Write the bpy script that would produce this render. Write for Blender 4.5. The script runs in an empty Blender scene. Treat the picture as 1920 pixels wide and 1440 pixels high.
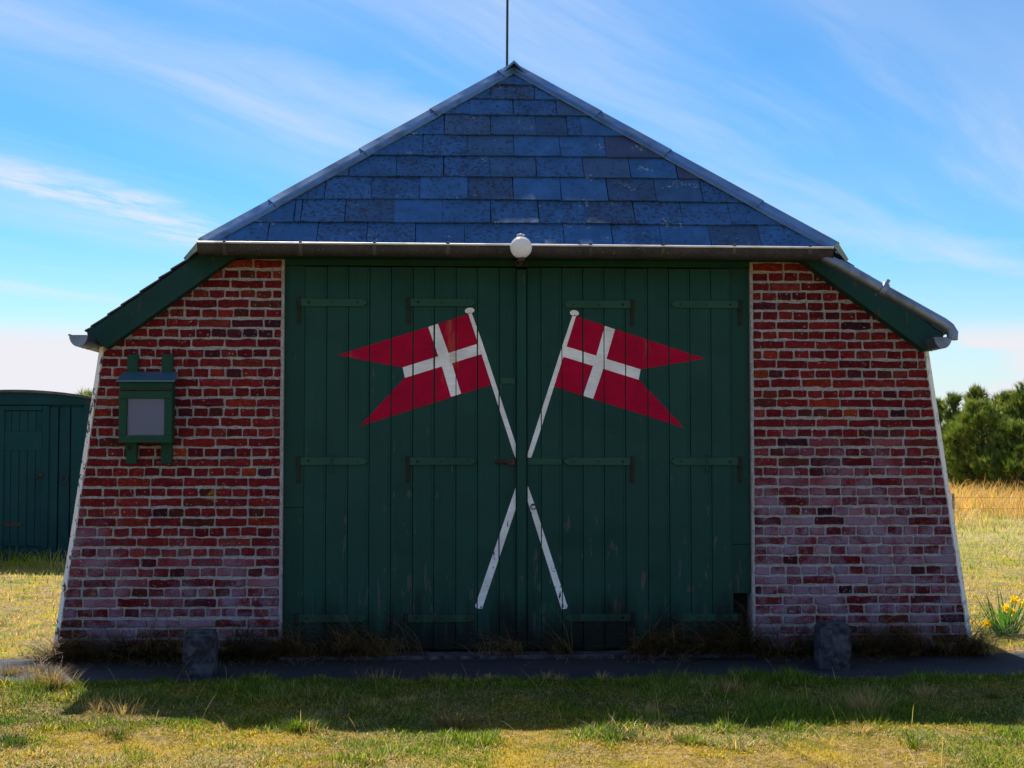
import bpy, bmesh, math, random
import numpy as np
from mathutils import Vector, Matrix
R = math.radians
random.seed(7)
rng = np.random.default_rng(7)
sc = bpy.context.scene
COL = sc.collection

# ------------------------------------------------------------------ camera
F, YAW, PITCH = 2600.0, R(2.5), math.atan(120/2600)      # focal length in pixels of a 1920 wide picture
CAM = Vector((-0.48, -10.4, 1.55))
cam = bpy.data.cameras.new('camera'); cam.sensor_width = 36; cam.lens = F/1920*36
cam.clip_end = 3000; cam.clip_start = 0.05
cam_o = bpy.data.objects.new('camera', cam); COL.objects.link(cam_o)
cam_o.location = CAM; cam_o.rotation_euler = (math.pi/2+PITCH, 0, -YAW)
sc.camera = cam_o
FW = Vector((math.sin(YAW)*math.cos(PITCH), math.cos(YAW)*math.cos(PITCH), math.sin(PITCH)))
RT = Vector((math.cos(YAW), -math.sin(YAW), 0)); UP = RT.cross(FW)
def ray(px, py): return FW*F + RT*(px-960) + UP*(720-py)
def P(px, py, Y=0.0):
    d = ray(px, py); return CAM + d*((Y-CAM.y)/d.y)
def G(px, py, Z=0.0):
    d = ray(px, py); return CAM + d*((Z-CAM.z)/d.z)

# ------------------------------------------------------------------ node helper
class NT:
    def __init__(s, tree):
        s.t = tree; tree.nodes.clear()
    def n(s, typ, ins=None, **attrs):
        nd = s.t.nodes.new('ShaderNode'+typ)
        for k, v in attrs.items(): setattr(nd, k, v)
        for k, v in (ins or {}).items():
            if isinstance(v, bpy.types.NodeSocket): s.t.links.new(v, nd.inputs[k])
            else: nd.inputs[k].default_value = v
        return nd
    def math(s, op, a, b=0.0, c=0.0, clamp=False):
        return s.n('Math', {0: a, 1: b, 2: c}, operation=op, use_clamp=clamp).outputs[0]
    def noise(s, vec, scale, detail=3, rough=.55, dist=0.0):
        i = {'Scale': scale, 'Detail': detail, 'Roughness': rough, 'Distortion': dist}
        if vec is not None: i['Vector'] = vec
        return s.n('TexNoise', i).outputs[0]
    def mapping(s, vec, scale=(1, 1, 1), loc=(0, 0, 0), rot=(0, 0, 0)):
        return s.n('Mapping', {'Vector': vec, 'Scale': scale, 'Location': loc, 'Rotation': rot}).outputs[0]
    def step(s, v, a, b):          # smoothstep a..b -> 0..1
        return s.n('MapRange', {'Value': v, 'From Min': a, 'From Max': b, 'To Min': 0.0, 'To Max': 1.0}, interpolation_type='SMOOTHSTEP').outputs[0]
    def lin(s, v, a, b, c, d):
        return s.n('MapRange', {'Value': v, 'From Min': a, 'From Max': b, 'To Min': c, 'To Max': d}).outputs[0]
    def mix(s, f, a, b, mode='MIX'):
        nd = s.t.nodes.new('ShaderNodeMix'); nd.data_type = 'RGBA'; nd.blend_type = mode
        for k, v in ((0, f), (6, a), (7, b)):
            if isinstance(v, bpy.types.NodeSocket): s.t.links.new(v, nd.inputs[k])
            else: nd.inputs[k].default_value = v if k == 0 else (tuple(v)+(1,))[:4]
        return nd.outputs[2]
    def bump(s, h, strength=.4, dist=.01, normal=None):
        i = {'Height': h, 'Strength': strength, 'Distance': dist}
        if normal is not None: i['Normal'] = normal
        return s.n('Bump', i).outputs[0]
    def pos(s): return s.n('NewGeometry').outputs['Position']
    def out(s, sh): s.n('OutputMaterial', {0: sh})

# ------------------------------------------------------------------ world: sky, cirrus, sun, exposure
SUN_EL, SUN_AZ = R(50.5), R(14.6)                  # behind the house, a little to the left
SKY_STRENGTH = 0.069
world = bpy.data.worlds.new('World'); sc.world = world; world.use_nodes = True
w = NT(world.node_tree)
sky = w.n('TexSky', sky_type='NISHITA', sun_disc=False, sun_elevation=SUN_EL, sun_rotation=-SUN_AZ, air_density=1.0, dust_density=0.35, ozone_density=3.0, altitude=0.0)
skyc = w.n('HueSaturation', {'Saturation': 1.42, 'Value': 1.0, 'Hue': 0.5, 'Color': sky.outputs[0]}).outputs[0]
skyc = w.mix(1.0, skyc, (.68, .98, 1.05), 'MULTIPLY')
dirv = w.n('TexCoord').outputs['Generated']
sp = w.n('SeparateXYZ', {0: dirv})
dx, dy, dz = sp.outputs
zc = w.math('MAXIMUM', w.math('ADD', dz, 0.05), 0.03)
plane = w.n('CombineXYZ', {0: w.math('DIVIDE', dx, zc), 1: w.math('DIVIDE', dy, zc), 2: 0.0}).outputs[0]
warp = w.n('TexNoise', {'Vector': plane, 'Scale': 0.55, 'Detail': 2.0}).outputs['Color']
plane_w = w.n('VectorMath', {0: plane, 1: w.n('VectorMath', {0: warp, 'Scale': 0.45}, operation='SCALE').outputs[0]}, operation='ADD').outputs[0]
rotp = w.mapping(plane_w, rot=(0, 0, R(-55)))                   # long axis of the streaks
st1 = w.noise(w.mapping(rotp, scale=(.16, .85, 1), loc=(.35, .2, 0)), 1.0, 4, .5)
st2 = w.noise(w.mapping(rotp, scale=(.35, 2.6, 1), loc=(3.1, 1.7, 0)), 1.0, 8, .62)
soft = w.step(st1, .36, .72)
fine = w.math('MULTIPLY', w.step(st2, .42, .72), w.lin(soft, 0, 1, .12, .42))
cirrus = w.math('ADD', w.math('MULTIPLY', soft, .40), w.math('MULTIPLY', fine, 1.35), clamp=True)
# one denser streak of cirrus low on the left
lx = w.n('SeparateXYZ', {0: w.mapping(plane, rot=(0, 0, R(-66)))})
wob = w.noise(w.mapping(plane, scale=(1.3, 1.3, 1)), 1.0, 5, .65)
off = w.math('ADD', lx.outputs[1], w.math('MULTIPLY', w.math('SUBTRACT', wob, .5), .55))
RSTREAK = 2.68
streak_d = w.math('ABSOLUTE', w.math('SUBTRACT', off, 2.78))
streak = w.math('MULTIPLY', w.step(streak_d, .27, .0), w.step(w.noise(w.mapping(rotp, scale=(1.6, 5, 1)), 1.0, 6, .7), .3, .62))
streak = w.math('MULTIPLY', streak, w.step(lx.outputs[0], 6.9, 5.2))
rx = w.n('SeparateXYZ', {0: w.mapping(plane, rot=(0, 0, R(-40)))})
off2 = w.math('ADD', rx.outputs[1], w.math('MULTIPLY', w.math('SUBTRACT', wob, .5), .5))
streak2 = w.math('MULTIPLY', w.step(w.math('ABSOLUTE', w.math('SUBTRACT', off2, RSTREAK)), .36, .0), w.lin(w.noise(w.mapping(rotp, scale=(.6, 2.5, 1)), 1.0, 6, .6), .3, .7, .3, 1.0))
streak = w.math('MAXIMUM', w.math('MULTIPLY', streak, .9), w.math('MULTIPLY', streak2, .62))
# cumulus banks and pale air along the horizon
hz = w.step(dz, .20, .0)
cu = w.noise(w.mapping(dirv, scale=(6, 6, 17)), 1.0, 6, .55)
cub = w.math('MULTIPLY', w.step(cu, .43, .53), w.math('MULTIPLY', w.step(dz, .092, .07), 1.0))
air = w.math('MULTIPLY', w.math('POWER', hz, 1.6), .84)
cl = w.math('MAXIMUM', w.math('MAXIMUM', cirrus, streak), air)
cl = w.math('MULTIPLY', cl, w.step(dz, -.02, .01))
skyfin = w.mix(w.math('MULTIPLY', cl, .86), skyc, (6.7, 6.7, 7.2))
skyfin = w.mix(w.math('MULTIPLY', cub, w.step(dz, -.02, .01)), skyfin, (6.7, 6.7, 7.1))
bg = w.n('Background', {'Color': skyfin, 'Strength': SKY_STRENGTH})
w.n('OutputWorld', {0: bg.outputs[0]})

sun = bpy.data.lights.new('sun', 'SUN'); sun.energy = 5.0; sun.angle = R(.53); sun.color = (1.0, .95, .86)
sun_o = bpy.data.objects.new('sun', sun); COL.objects.link(sun_o); sun_o.location = (-8, 20, 30)
SUNV = Vector((-math.sin(SUN_AZ)*math.cos(SUN_EL), math.cos(SUN_AZ)*math.cos(SUN_EL), math.sin(SUN_EL)))
sun_o.rotation_euler = SUNV.to_track_quat('Z', 'Y').to_euler()
sc.view_settings.view_transform = 'Standard'; sc.view_settings.look = 'None'
sc.view_settings.exposure = 0.9; sc.view_settings.gamma = 1.0; sc.view_settings.use_curve_mapping = False
sc.render.engine = 'CYCLES'; sc.cycles.use_denoising = True; sc.cycles.max_bounces = 8

# ------------------------------------------------------------------ object helpers
def wpos(o):
    v = Vector((0, 0, 0))
    while o is not None: v = v + o.location; o = o.parent
    return v
def put(name, me, mat, parent=None, origin=None):
    """link a mesh given in world coordinates; its origin is moved to `origin`"""
    if origin is None: origin = wpos(parent) if parent else Vector((0, 0, 0))
    origin = Vector(origin)
    if origin.length > 0: me.transform(Matrix.Translation(-origin))
    if mat is not None:
        for m in (mat if isinstance(mat, (list, tuple)) else [mat]): me.materials.append(m)
    o = bpy.data.objects.new(name, me); COL.objects.link(o)
    o.location = origin - (wpos(parent) if parent else Vector((0, 0, 0)))
    o.parent = parent
    return o
def thing(name, loc, label, cat, group=None):
    o = bpy.data.objects.new(name, None); COL.objects.link(o); o.location = loc; o.empty_display_size = .1
    return tag(o, label, cat, group)
def tag(o, label=None, cat=None, group=None, kind=None):
    if label: o['label'] = label
    if cat: o['category'] = cat
    if group: o['group'] = group
    if kind: o['kind'] = kind
    return o

class MB:
    """collects vertices and faces"""
    def __init__(s): s.v = []; s.f = []; s.m = []; s.mi = 0
    def add(s, vs, fs):
        b = len(s.v); s.v += [tuple(q) for q in vs]
        for f in fs: s.f.append([i+b for i in f]); s.m.append(s.mi)
        return s
    def box(s, x0, x1, y0, y1, z0, z1, ch=0.0):
        if ch <= 0:
            vs = [(x, y, z) for z in (z0, z1) for y in (y0, y1) for x in (x0, x1)]
            return s.add(vs, [(0, 2, 3, 1), (4, 5, 7, 6), (0, 1, 5, 4), (2, 6, 7, 3), (0, 4, 6, 2), (1, 3, 7, 5)])
        bm = bmesh.new(); bmesh.ops.create_cube(bm, size=1)
        for v in bm.verts: v.co = ((x0+x1)/2+v.co.x*(x1-x0), (y0+y1)/2+v.co.y*(y1-y0), (z0+z1)/2+v.co.z*(z1-z0))
        bmesh.ops.bevel(bm, geom=bm.edges[:], offset=ch, segments=1, affect='EDGES')
        return s.bm(bm)
    def bm(s, bm):
        bm.verts.index_update(); s.add([v.co[:] for v in bm.verts], [[v.index for v in f.verts] for f in bm.faces]); bm.free(); return s
    def prism(s, poly, y0, y1):
        """polygon in the XZ plane extruded from y0 (front) to y1"""
        n = len(poly)
        if sum(poly[i][0]*poly[(i+1) % n][1]-poly[(i+1) % n][0]*poly[i][1] for i in range(n)) < 0: poly = poly[::-1]
        vs = [(x, y0, z) for x, z in poly]+[(x, y1, z) for x, z in poly]
        return s.add(vs, [list(range(n)), list(range(2*n-1, n-1, -1))]+[(i, i+n, (i+1) % n+n, (i+1) % n) for i in range(n)])
    def slab(s, poly, n, t):
        """3D polygon thickened by t along -n"""
        n = Vector(n); k = len(poly); vs = [Vector(p) for p in poly]; vs += [p-n*t for p in vs]
        return s.add(vs, [list(range(k)), list(range(2*k-1, k-1, -1))]+[(i, i+k, (i+1) % k+k, (i+1) % k) for i in range(k)])
    def tube(s, pts, rad, n=10, cap=True):
        pts = [Vector(p) for p in pts]; k = len(pts); rads = rad if isinstance(rad, (list, tuple)) else [rad]*k
        vs = []; prev = None
        for i, p in enumerate(pts):
            t = (pts[min(i+1, k-1)]-pts[max(i-1, 0)]).normalized()
            if prev is None: a = t.orthogonal().normalized()
            else: a = (prev - t*prev.dot(t)).normalized()
            prev = a; b = t.cross(a)
            vs += [p+(a*math.cos(q*2*math.pi/n)+b*math.sin(q*2*math.pi/n))*rads[i] for q in range(n)]
        fs = [(i*n+q, i*n+(q+1) % n, (i+1)*n+(q+1) % n, (i+1)*n+q) for i in range(k-1) for q in range(n)]
        if cap: fs += [list(range(n))[::-1], [(k-1)*n+q for q in range(n)]]
        return s.add(vs, fs)
    def sphere(s, c, r, u=20, v=12, sq=(1, 1, 1)):
        bm = bmesh.new(); bmesh.ops.create_uvsphere(bm, u_segments=u, v_segments=v, radius=r)
        for q in bm.verts: q.co = Vector((q.co.x*sq[0], q.co.y*sq[1], q.co.z*sq[2]))+Vector(c)
        return s.bm(bm)
    def build(s, name, mat, parent=None, origin=None, smooth=False, fix=True):
        me = bpy.data.meshes.new(name); me.from_pydata(s.v, [], s.f)
        if isinstance(mat, (list, tuple)): me.polygons.foreach_set('material_index', s.m)
        if fix:
            bm = bmesh.new(); bm.from_mesh(me); bmesh.ops.recalc_face_normals(bm, faces=bm.faces[:]); bm.to_mesh(me); bm.free()
        if smooth:
            me.polygons.foreach_set('use_smooth', [True]*len(me.polygons))
            if smooth != 'all': me.set_sharp_from_angle(angle=R(smooth if smooth is not True else 40))
        me.update()
        return put(name, me, mat, parent, origin)

def clip(poly, a, b, c):
    """keep the part of a 2D polygon with a*x+b*z+c >= 0"""
    out = []
    for i, p in enumerate(poly):
        q = poly[(i+1) % len(poly)]; dp = a*p[0]+b*p[1]+c; dq = a*q[0]+b*q[1]+c
        if dp >= 0: out.append(p)
        if dp*dq < 0:
            t = dp/(dp-dq); out.append((p[0]+(q[0]-p[0])*t, p[1]+(q[1]-p[1])*t))
    return out
def half(p, q):
    """half plane left of the directed line p->q, as a,b,c"""
    a, b = -(q[1]-p[1]), (q[0]-p[0]); return a, b, -(a*p[0]+b*p[1])
def area(poly): return abs(sum(poly[i][0]*poly[(i+1) % len(poly)][1]-poly[(i+1) % len(poly)][0]*poly[i][1] for i in range(len(poly))))/2

# smooth value noise for scattering
_g = rng.random((256, 256))
def vnoise(x, y):
    x = np.asarray(x, float); y = np.asarray(y, float)
    xi = np.floor(x).astype(int); yi = np.floor(y).astype(int); fx = x-xi; fy = y-yi
    fx = fx*fx*(3-2*fx); fy = fy*fy*(3-2*fy)
    a = _g[xi % 256, yi % 256]; b = _g[(xi+1) % 256, yi % 256]; c = _g[xi % 256, (yi+1) % 256]; d = _g[(xi+1) % 256, (yi+1) % 256]
    return (a*(1-fx)+b*fx)*(1-fy)+(c*(1-fx)+d*fx)*fy
def fbm(x, y, o=3): 
    return sum(vnoise(x*2**k+17.3*k, y*2**k+9.1*k)*.5**k for k in range(o))/sum(.5**k for k in range(o))
def sstep(a, b, v):
    t = np.clip((v-a)/(b-a), 0, 1); return t*t*(3-2*t)

# ------------------------------------------------------------------ materials
def new_mat(name):
    m = bpy.data.materials.new(name); m.use_nodes = True; return m, NT(m.node_tree)
def principled(t, col, rough=.6, metal=0.0, normal=None, spec=.5, **kw):
    i = {'Base Color': col if isinstance(col, bpy.types.NodeSocket) else (tuple(col)+(1,))[:4], 'Roughness': rough, 'Metallic': metal, 'Specular IOR Level': spec}
    if normal is not None: i['Normal'] = normal
    i.update(kw)
    return t.n('BsdfPrincipled', i).outputs[0]

def salt_mask(t, pos, per=None):
    """lime bloom on the lower courses, reaching higher on the right hand pier"""
    s = t.n('SeparateXYZ', {0: pos}); x, z = s.outputs[0], s.outputs[2]
    top = t.lin(x, -2, 2, .98, 1.62)
    top = t.math('ADD', top, t.math('MULTIPLY', t.math('SUBTRACT', t.noise(pos, 1.7, 3), .5), 1.5))
    hgt = t.step(t.math('SUBTRACT', top, z), -.1, .75)
    patch = t.step(t.math('ADD', t.noise(pos, 6, 4, .6), t.math('MULTIPLY', t.noise(pos, 70, 4, .7), .5)), .64, .84)
    if per is not None:
        patch = t.step(t.math('ADD', t.math('ADD', t.noise(pos, 6, 4, .6), t.math('MULTIPLY', t.noise(pos, 70, 4, .7), .5)), t.math('MULTIPLY', t.math('SUBTRACT', per, .15), 1.7)), .60, .94)
    return t.math('MULTIPLY', hgt, patch)

def make_brick():
    m, t = new_mat('old_red_brick'); pos = t.pos()
    col = t.n('Attribute', attribute_name='tint').outputs['Color']
    v = t.lin(t.noise(pos, 30, 5, .7), .3, .75, .45, 1.4)
    c = t.mix(1.0, col, t.n('CombineColor', {0: v, 1: v, 2: v}).outputs[0], 'MULTIPLY')
    c = t.mix(t.math('MULTIPLY', t.step(t.noise(pos, 9, 3), .60, .72), .55), c, (.035, .014, .022))      # burnt patches
    c = t.mix(t.math('MULTIPLY', t.step(t.noise(pos, 34, 2), .70, .73), .75), c, (.50, .23, .19))        # pink spalls
    c = t.mix(t.math('MULTIPLY', t.step(t.noise(t.mapping(pos, loc=(1, 5, 3)), 48, 3, .6), .655, .69), .7), c, (.42, .40, .42))   # smeared mortar
    c = t.mix(t.math('MULTIPLY', t.step(t.noise(t.mapping(pos, loc=(2, 9, 6)), 75, 3, .6), .62, .68), .7), c, (.02, .012, .014))   # pits
    rightup = t.math('MULTIPLY', t.step(t.noise(t.mapping(pos, loc=(4, 1, 2)), 4.2, 2), .70, .76), t.step(t.noise(pos, 30, 3), .42, .6))
    sm = salt_mask(t, pos, t.n('SeparateColor', {0: col}).outputs[0])
    c = t.mix(t.math('MULTIPLY', sm, .62), c, (.27, .26, .39))
    c = t.mix(t.math('MULTIPLY', rightup, .7), c, (.34, .17, .02))                                     # orange lichen
    s = t.n('SeparateXYZ', {0: pos})
    alg = t.math('MULTIPLY', t.step(s.outputs[2], .30, .08), t.step(t.noise(pos, 7, 4), .4, .62))
    c = t.mix(t.math('MULTIPLY', alg, .75), c, (.02, .022, .012))                                      # algae on the lowest courses
    h = t.math('ADD', t.noise(pos, 85, 5, .7), t.math('MULTIPLY', t.noise(pos, 14, 2), .8))
    t.out(principled(t, c, .9, normal=t.bump(h, .9, .008), spec=.08)); return m
def make_mortar():
    m, t = new_mat('lime_mortar'); pos = t.pos()
    n = t.noise(pos, 70, 4, .7)
    c = t.mix(t.step(n, .35, .7), (.31, .295, .31), (.54, .52, .54))
    c = t.mix(t.math('MULTIPLY', t.step(t.noise(pos, 5, 3), .55, .7), .35), c, (.25, .2, .19))
    c = t.mix(t.math('MULTIPLY', t.step(t.noise(t.mapping(pos, loc=(3, 1, 8)), 55, 4, .7), .54, .64), .6), c, (.13, .11, .12))
    c = t.mix(t.math('MULTIPLY', salt_mask(t, pos), .35), c, (.36, .35, .47))
    s = t.n('SeparateXYZ', {0: pos})
    alg = t.math('MULTIPLY', t.step(s.outputs[2], .30, .05), t.step(t.noise(pos, 7, 4), .38, .6))
    c = t.mix(t.math('MULTIPLY', alg, .85), c, (.02, .025, .012))
    t.out(principled(t, c, .95, normal=t.bump(t.noise(pos, 130, 4, .7), .9, .012), spec=.1)); return m
def make_trim():
    m, t = new_mat('peeling_white_paint'); pos = t.pos()
    chip = t.step(t.noise(t.mapping(pos, scale=(1, 1, .45)), 42, 4, .6), .565, .60)
    side = t.lin(t.n('SeparateXYZ', {0: pos}).outputs[0], -1, 1, 1.0, .45)
    c = t.mix(t.math('MULTIPLY', chip, side), (.80, .80, .80), (.06, .05, .045))
    t.out(principled(t, c, .7, normal=t.bump(t.noise(pos, 60, 3), .4, .004))); return m
def make_green(name, base, chips=1.0, rough=.42, wood=(.12, .112, .12), lift=0.0):
    m, t = new_mat(name); pos = t.pos()
    rnd = t.n('ObjectInfo').outputs['Random']
    grain = t.noise(t.mapping(pos, scale=(26, 26, 1.2)), 1.0, 4, .6)
    b2 = tuple(q*.72 for q in base)
    c = t.mix(t.lin(t.noise(pos, 3.0, 3), .3, .7, 0, 1), base, b2)
    c = t.mix(t.math('MULTIPLY', rnd, .35), c, tuple(q*1.25 for q in base))
    s = t.n('SeparateXYZ', {0: pos}); z = s.outputs[2]
    # flaked paint, mostly on the lower boards and along plank edges
    low = t.lin(z, .05, 1.7, .115, lift)
    ch = t.math('ADD', t.noise(t.mapping(pos, scale=(24, 24, 4.5)), 1.0, 5, .62), low)
    chip = t.step(ch, .69, .71)
    c = t.mix(t.math('MULTIPLY', chip, .85*chips), c, t.mix(grain, wood, tuple(q*.35 for q in wood)))
    rust = t.step(t.noise(t.mapping(pos, scale=(1, 1, .55)), 24, 2), .745, .775)
    c = t.mix(t.math('MULTIPLY', rust, .7), c, (.09, .045, .02))
    foot_dark = t.math('MULTIPLY', t.step(t.math('ADD', z, t.math('MULTIPLY', t.noise(t.mapping(pos, scale=(9, 9, 1.5)), 1.0, 4), .75)), .88, .48), .92)  # streaky darkening towards the foot of the boards
    c = t.mix(t.math('MULTIPLY', foot_dark, chips), c, (.006, .007, .007))
    h = t.math('SUBTRACT', t.math('MULTIPLY', grain, .5), t.math('MULTIPLY', chip, 1.0))
    t.out(principled(t, c, t.lin(grain, .3, .7, rough-.06, rough+.14), normal=t.bump(h, .3, .005), spec=.10)); return m
def make_paint(name, base, chipk=1.0):
    m, t = new_mat(name); pos = t.pos()
    v = t.math('MULTIPLY', t.lin(t.noise(pos, 5, 3), .3, .7, .80, 1.1), t.lin(t.noise(t.mapping(pos, scale=(10, 10, 90)), 1.0, 3), .3, .7, .90, 1.08))
    c = t.mix(1.0, base, t.n('CombineColor', {0: v, 1: v, 2: v}).outputs[0], 'MULTIPLY')
    low = t.lin(t.n('SeparateXYZ', {0: pos}).outputs[2], .2, 1.9, .11, .0)
    ch = t.math('ADD', t.noise(t.mapping(pos, scale=(46, 46, 15)), 1.0, 4, .6), t.math('MULTIPLY', low, chipk))
    c = t.mix(t.step(ch, .705, .725), c, (.022, .03, .03))
    stain = t.math('MULTIPLY', t.step(t.noise(t.mapping(pos, scale=(9, 9, 2), loc=(2, 0, 5)), 1.0, 3), .62, .76), .5*chipk)
    c = t.mix(stain, c, (.40, .24, .08))
    grain = t.noise(t.mapping(pos, scale=(26, 26, 1.2)), 1.0, 4, .6)
    t.out(principled(t, c, .6, normal=t.bump(grain, .2, .003), spec=.08)); return m
def make_slate():
    m, t = new_mat('blue_grey_slate'); pos = t.pos()
    col = t.n('Attribute', attribute_name='tint').outputs['Color']
    v = t.lin(t.noise(pos, 7, 4, .6), .3, .7, .75, 1.2)
    c = t.mix(1.0, col, t.n('CombineColor', {0: v, 1: v, 2: v}).outputs[0], 'MULTIPLY')
    amt = t.n('Attribute', attribute_name='spots').outputs['Fac']
    spot = t.math('ADD', t.noise(pos, 34, 4, .65), t.math('MULTIPLY', amt, .11))
    c = t.mix(t.math('MULTIPLY', t.step(spot, .60, .69), .72), c, (.022, .018, .026))
    big = t.math('ADD', t.noise(t.mapping(pos, loc=(3, 8, 1)), 20, 2, .6), t.math('MULTIPLY', amt, .06))
    c = t.mix(t.math('MULTIPLY', t.step(big, .72, .75), .7), c, (.05, .03, .03))
    lich = t.math('MULTIPLY', t.step(t.noise(t.mapping(pos, loc=(9, 2, 4)), 6, 2), .62, .7), t.step(t.noise(pos, 48, 2), .56, .62))
    c = t.mix(t.math('MULTIPLY', lich, .7), c, (.30, .42, .46))
    h = t.math('ADD', t.noise(pos, 45, 4, .6), t.math('MULTIPLY', t.noise(pos, 6, 3), 1.4))
    t.out(principled(t, c, .55, normal=t.bump(h, .45, .008), spec=.30)); return m
def make_zinc(name, base=(.42, .45, .5), rough=.32, dirt=.6, metal=.85):
    m, t = new_mat(name); pos = t.pos()
    n = t.noise(pos, 5, 4, .6)
    c = t.mix(t.step(n, .4, .7), base, tuple(q*.62 for q in base))
    d = t.math('MULTIPLY', t.step(t.noise(t.mapping(pos, scale=(3.0, 3, 7)), 1.0, 5, .65), .46, .66), dirt)
    c = t.mix(d, c, (.040, .036, .048))
    speck = t.math('MULTIPLY', t.step(t.noise(pos, 95, 2), .66, .69), dirt)
    c = t.mix(t.math('MULTIPLY', speck, .8), c, (.36, .34, .31))
    t.out(principled(t, c, t.lin(n, .3, .7, rough-.06, rough+.16), t.math('MULTIPLY', t.math('SUBTRACT', 1.0, t.math('MAXIMUM', d, speck)), metal),
          normal=t.bump(t.noise(pos, 5, 2), .12, .012))); return m
def make_simple(name, c1, c2, scale, rough=.8, bump=.4, bdist=.01, metal=0.0, bscale=None, spec=.4):
    m, t = new_mat(name); pos = t.pos()
    c = t.mix(t.step(t.noise(pos, scale, 5, .6), .35, .65), c1, c2)
    t.out(principled(t, c, rough, metal, normal=t.bump(t.noise(pos, bscale or scale*4, 4, .65), bump, bdist), spec=spec)); return m
def make_leaf(name, rough=.55, trans=.35, spec=.3):
    m, t = new_mat(name)
    col = t.n('Attribute', attribute_name='tint').outputs['Color']
    a = principled(t, col, rough, spec=spec)
    b = t.n('BsdfTranslucent', {'Color': t.mix(1.0, col, (1.15, 1.1, .7), 'MULTIPLY')}).outputs[0]
    t.out(t.n('MixShader', {0: trans, 1: a, 2: b}).outputs[0]); return m
def make_ground():
    m, t = new_mat('mossy_turf'); pos = t.pos()
    n1 = t.noise(pos, 1.6, 4, .6); n2 = t.noise(pos, 22, 5, .7); n3 = t.noise(t.mapping(pos, loc=(7, 3, 0)), 2.6, 4, .6)
    c = t.mix(t.step(n2, .3, .7), (.12, .08, .035), (.42, .30, .14))
    c = t.mix(t.math('MULTIPLY', t.step(n1, .45, .6), .75), c, (.42, .28, .03))
    c = t.mix(t.math('MULTIPLY', t.step(n3, .52, .66), .7), c, (.075, .11, .025))
    far = t.step(t.n('SeparateXYZ', {0: pos}).outputs[1], 3, 14)
    c = t.mix(t.math('MULTIPLY', far, .6), c, t.mix(t.step(t.noise(pos, .5, 5, .65), .42, .6), (.40, .32, .15), (.17, .22, .05)))
    t.out(principled(t, c, .95, normal=t.bump(t.noise(pos, 55, 5, .7), .8, .03), spec=.05)); return m
def make_asphalt():
    m, t = new_mat('worn_paving'); pos = t.pos()
    n = t.noise(pos, 160, 3, .6)
    c = t.mix(t.step(n, .35, .65), (.014, .016, .024), (.042, .046, .060))
    c = t.mix(t.math('MULTIPLY', t.step(t.noise(pos, 3, 4), .45, .65), .75), c, (.02, .022, .03))
    c = t.mix(t.math('MULTIPLY', t.step(t.noise(pos, 9, 5, .7), .60, .70), .8), c, (.06, .055, .03))
    t.out(principled(t, c, .85, normal=t.bump(t.noise(pos, 180, 3), .5, .006), spec=.25)); return m

M_BRICK, M_MORTAR, M_TRIM = make_brick(), make_mortar(), make_trim()
M_GREEN = make_green('weathered_green_paint', (.012, .063, .053))
M_FRAME = make_green('green_frame_paint', (.010, .051, .042), .8)
M_BARGE = make_green('green_barge_paint', (.012, .056, .052), .55, .55, (.16, .075, .07), .075)
M_HINGE = make_green('painted_iron', (.024, .082, .058), .7, .45, (.07, .04, .03))
M_BOX = make_green('green_case_paint', (.015, .062, .042), .4, .5)
M_SHED = make_green('dark_teal_paint', (.006, .054, .066), .25, .5)
M_RED, M_WHITE = make_paint('crimson_paint', (.40, .002, .036), .55), make_paint('white_flag_paint', (.80, .82, .86), 1.0)
M_SLATE = make_slate()
M_ZINC, M_GUTTER, M_PIPE = make_zinc('zinc_flashing', (.17, .30, .48), .34, .12), make_zinc('weathered_zinc_gutter', (.020, .020, .028), .6, .55, .05), make_zinc('zinc_pipe', (.20, .26, .36), .42, .22)
M_BRK = make_zinc('gutter_bracket_metal', (.07, .065, .075), .6, .3, .1)
M_BEAD = make_zinc('sunlit_zinc_white', (.85, .85, .87), .5, .0, .2)  # sun on the gutter's lip painted in as a near-white base colour
M_ASPH, M_TURF = make_asphalt(), make_ground()
M_STONE = make_simple('granite_block', (.014, .016, .024), (.075, .08, .105), 16, .9, .9, .012, bscale=60)
M_IRON = make_simple('rusty_iron', (.022, .012, .010), (.06, .028, .02), 30, .7, .5, .003)
M_PIN = make_green('rusty_painted_pin', (.026, .030, .020), 1.0, .6, (.05, .028, .02))
M_DARK = make_simple('dark_interior', (.006, .006, .007), (.01, .01, .01), 5, .9)
M_MAST = make_simple('dark_mast_metal', (.03, .035, .045), (.05, .055, .07), 9, .45, .2, .002, .3)
M_LEAF, M_NEEDLE = make_leaf('grass_blade', .6, .45, .2), make_leaf('pine_needle', .5, .32, .35)
M_BARK = make_simple('pine_bark', (.06, .04, .03), (.14, .10, .075), 18, .95, .9, .02)
M_ROOFFELT = make_simple('shed_roof_felt', (.07, .075, .09), (.13, .13, .15), 6, .9)
M_GLOBE = None
def make_globe():
    m, t = new_mat('opal_globe'); pos = t.pos()
    z = t.n('SeparateXYZ', {0: pos}).outputs[2]
    zc_ = P(977, 464, -.42).z
    d = t.math('MULTIPLY', t.step(t.math('ADD', z, t.math('MULTIPLY', t.noise(pos, 40, 3), .05)), zc_-.030, zc_-.052), .8)
    c = t.mix(d, (.80, .80, .82), (.22, .16, .05))
    a = principled(t, c, .18, spec=.5); b = t.n('BsdfTranslucent', {'Color': (.8, .8, .82, 1)}).outputs[0]
    t.out(t.n('MixShader', {0: .45, 1: a, 2: b}).outputs[0]); return m
M_GLOBE = make_globe()
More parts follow.
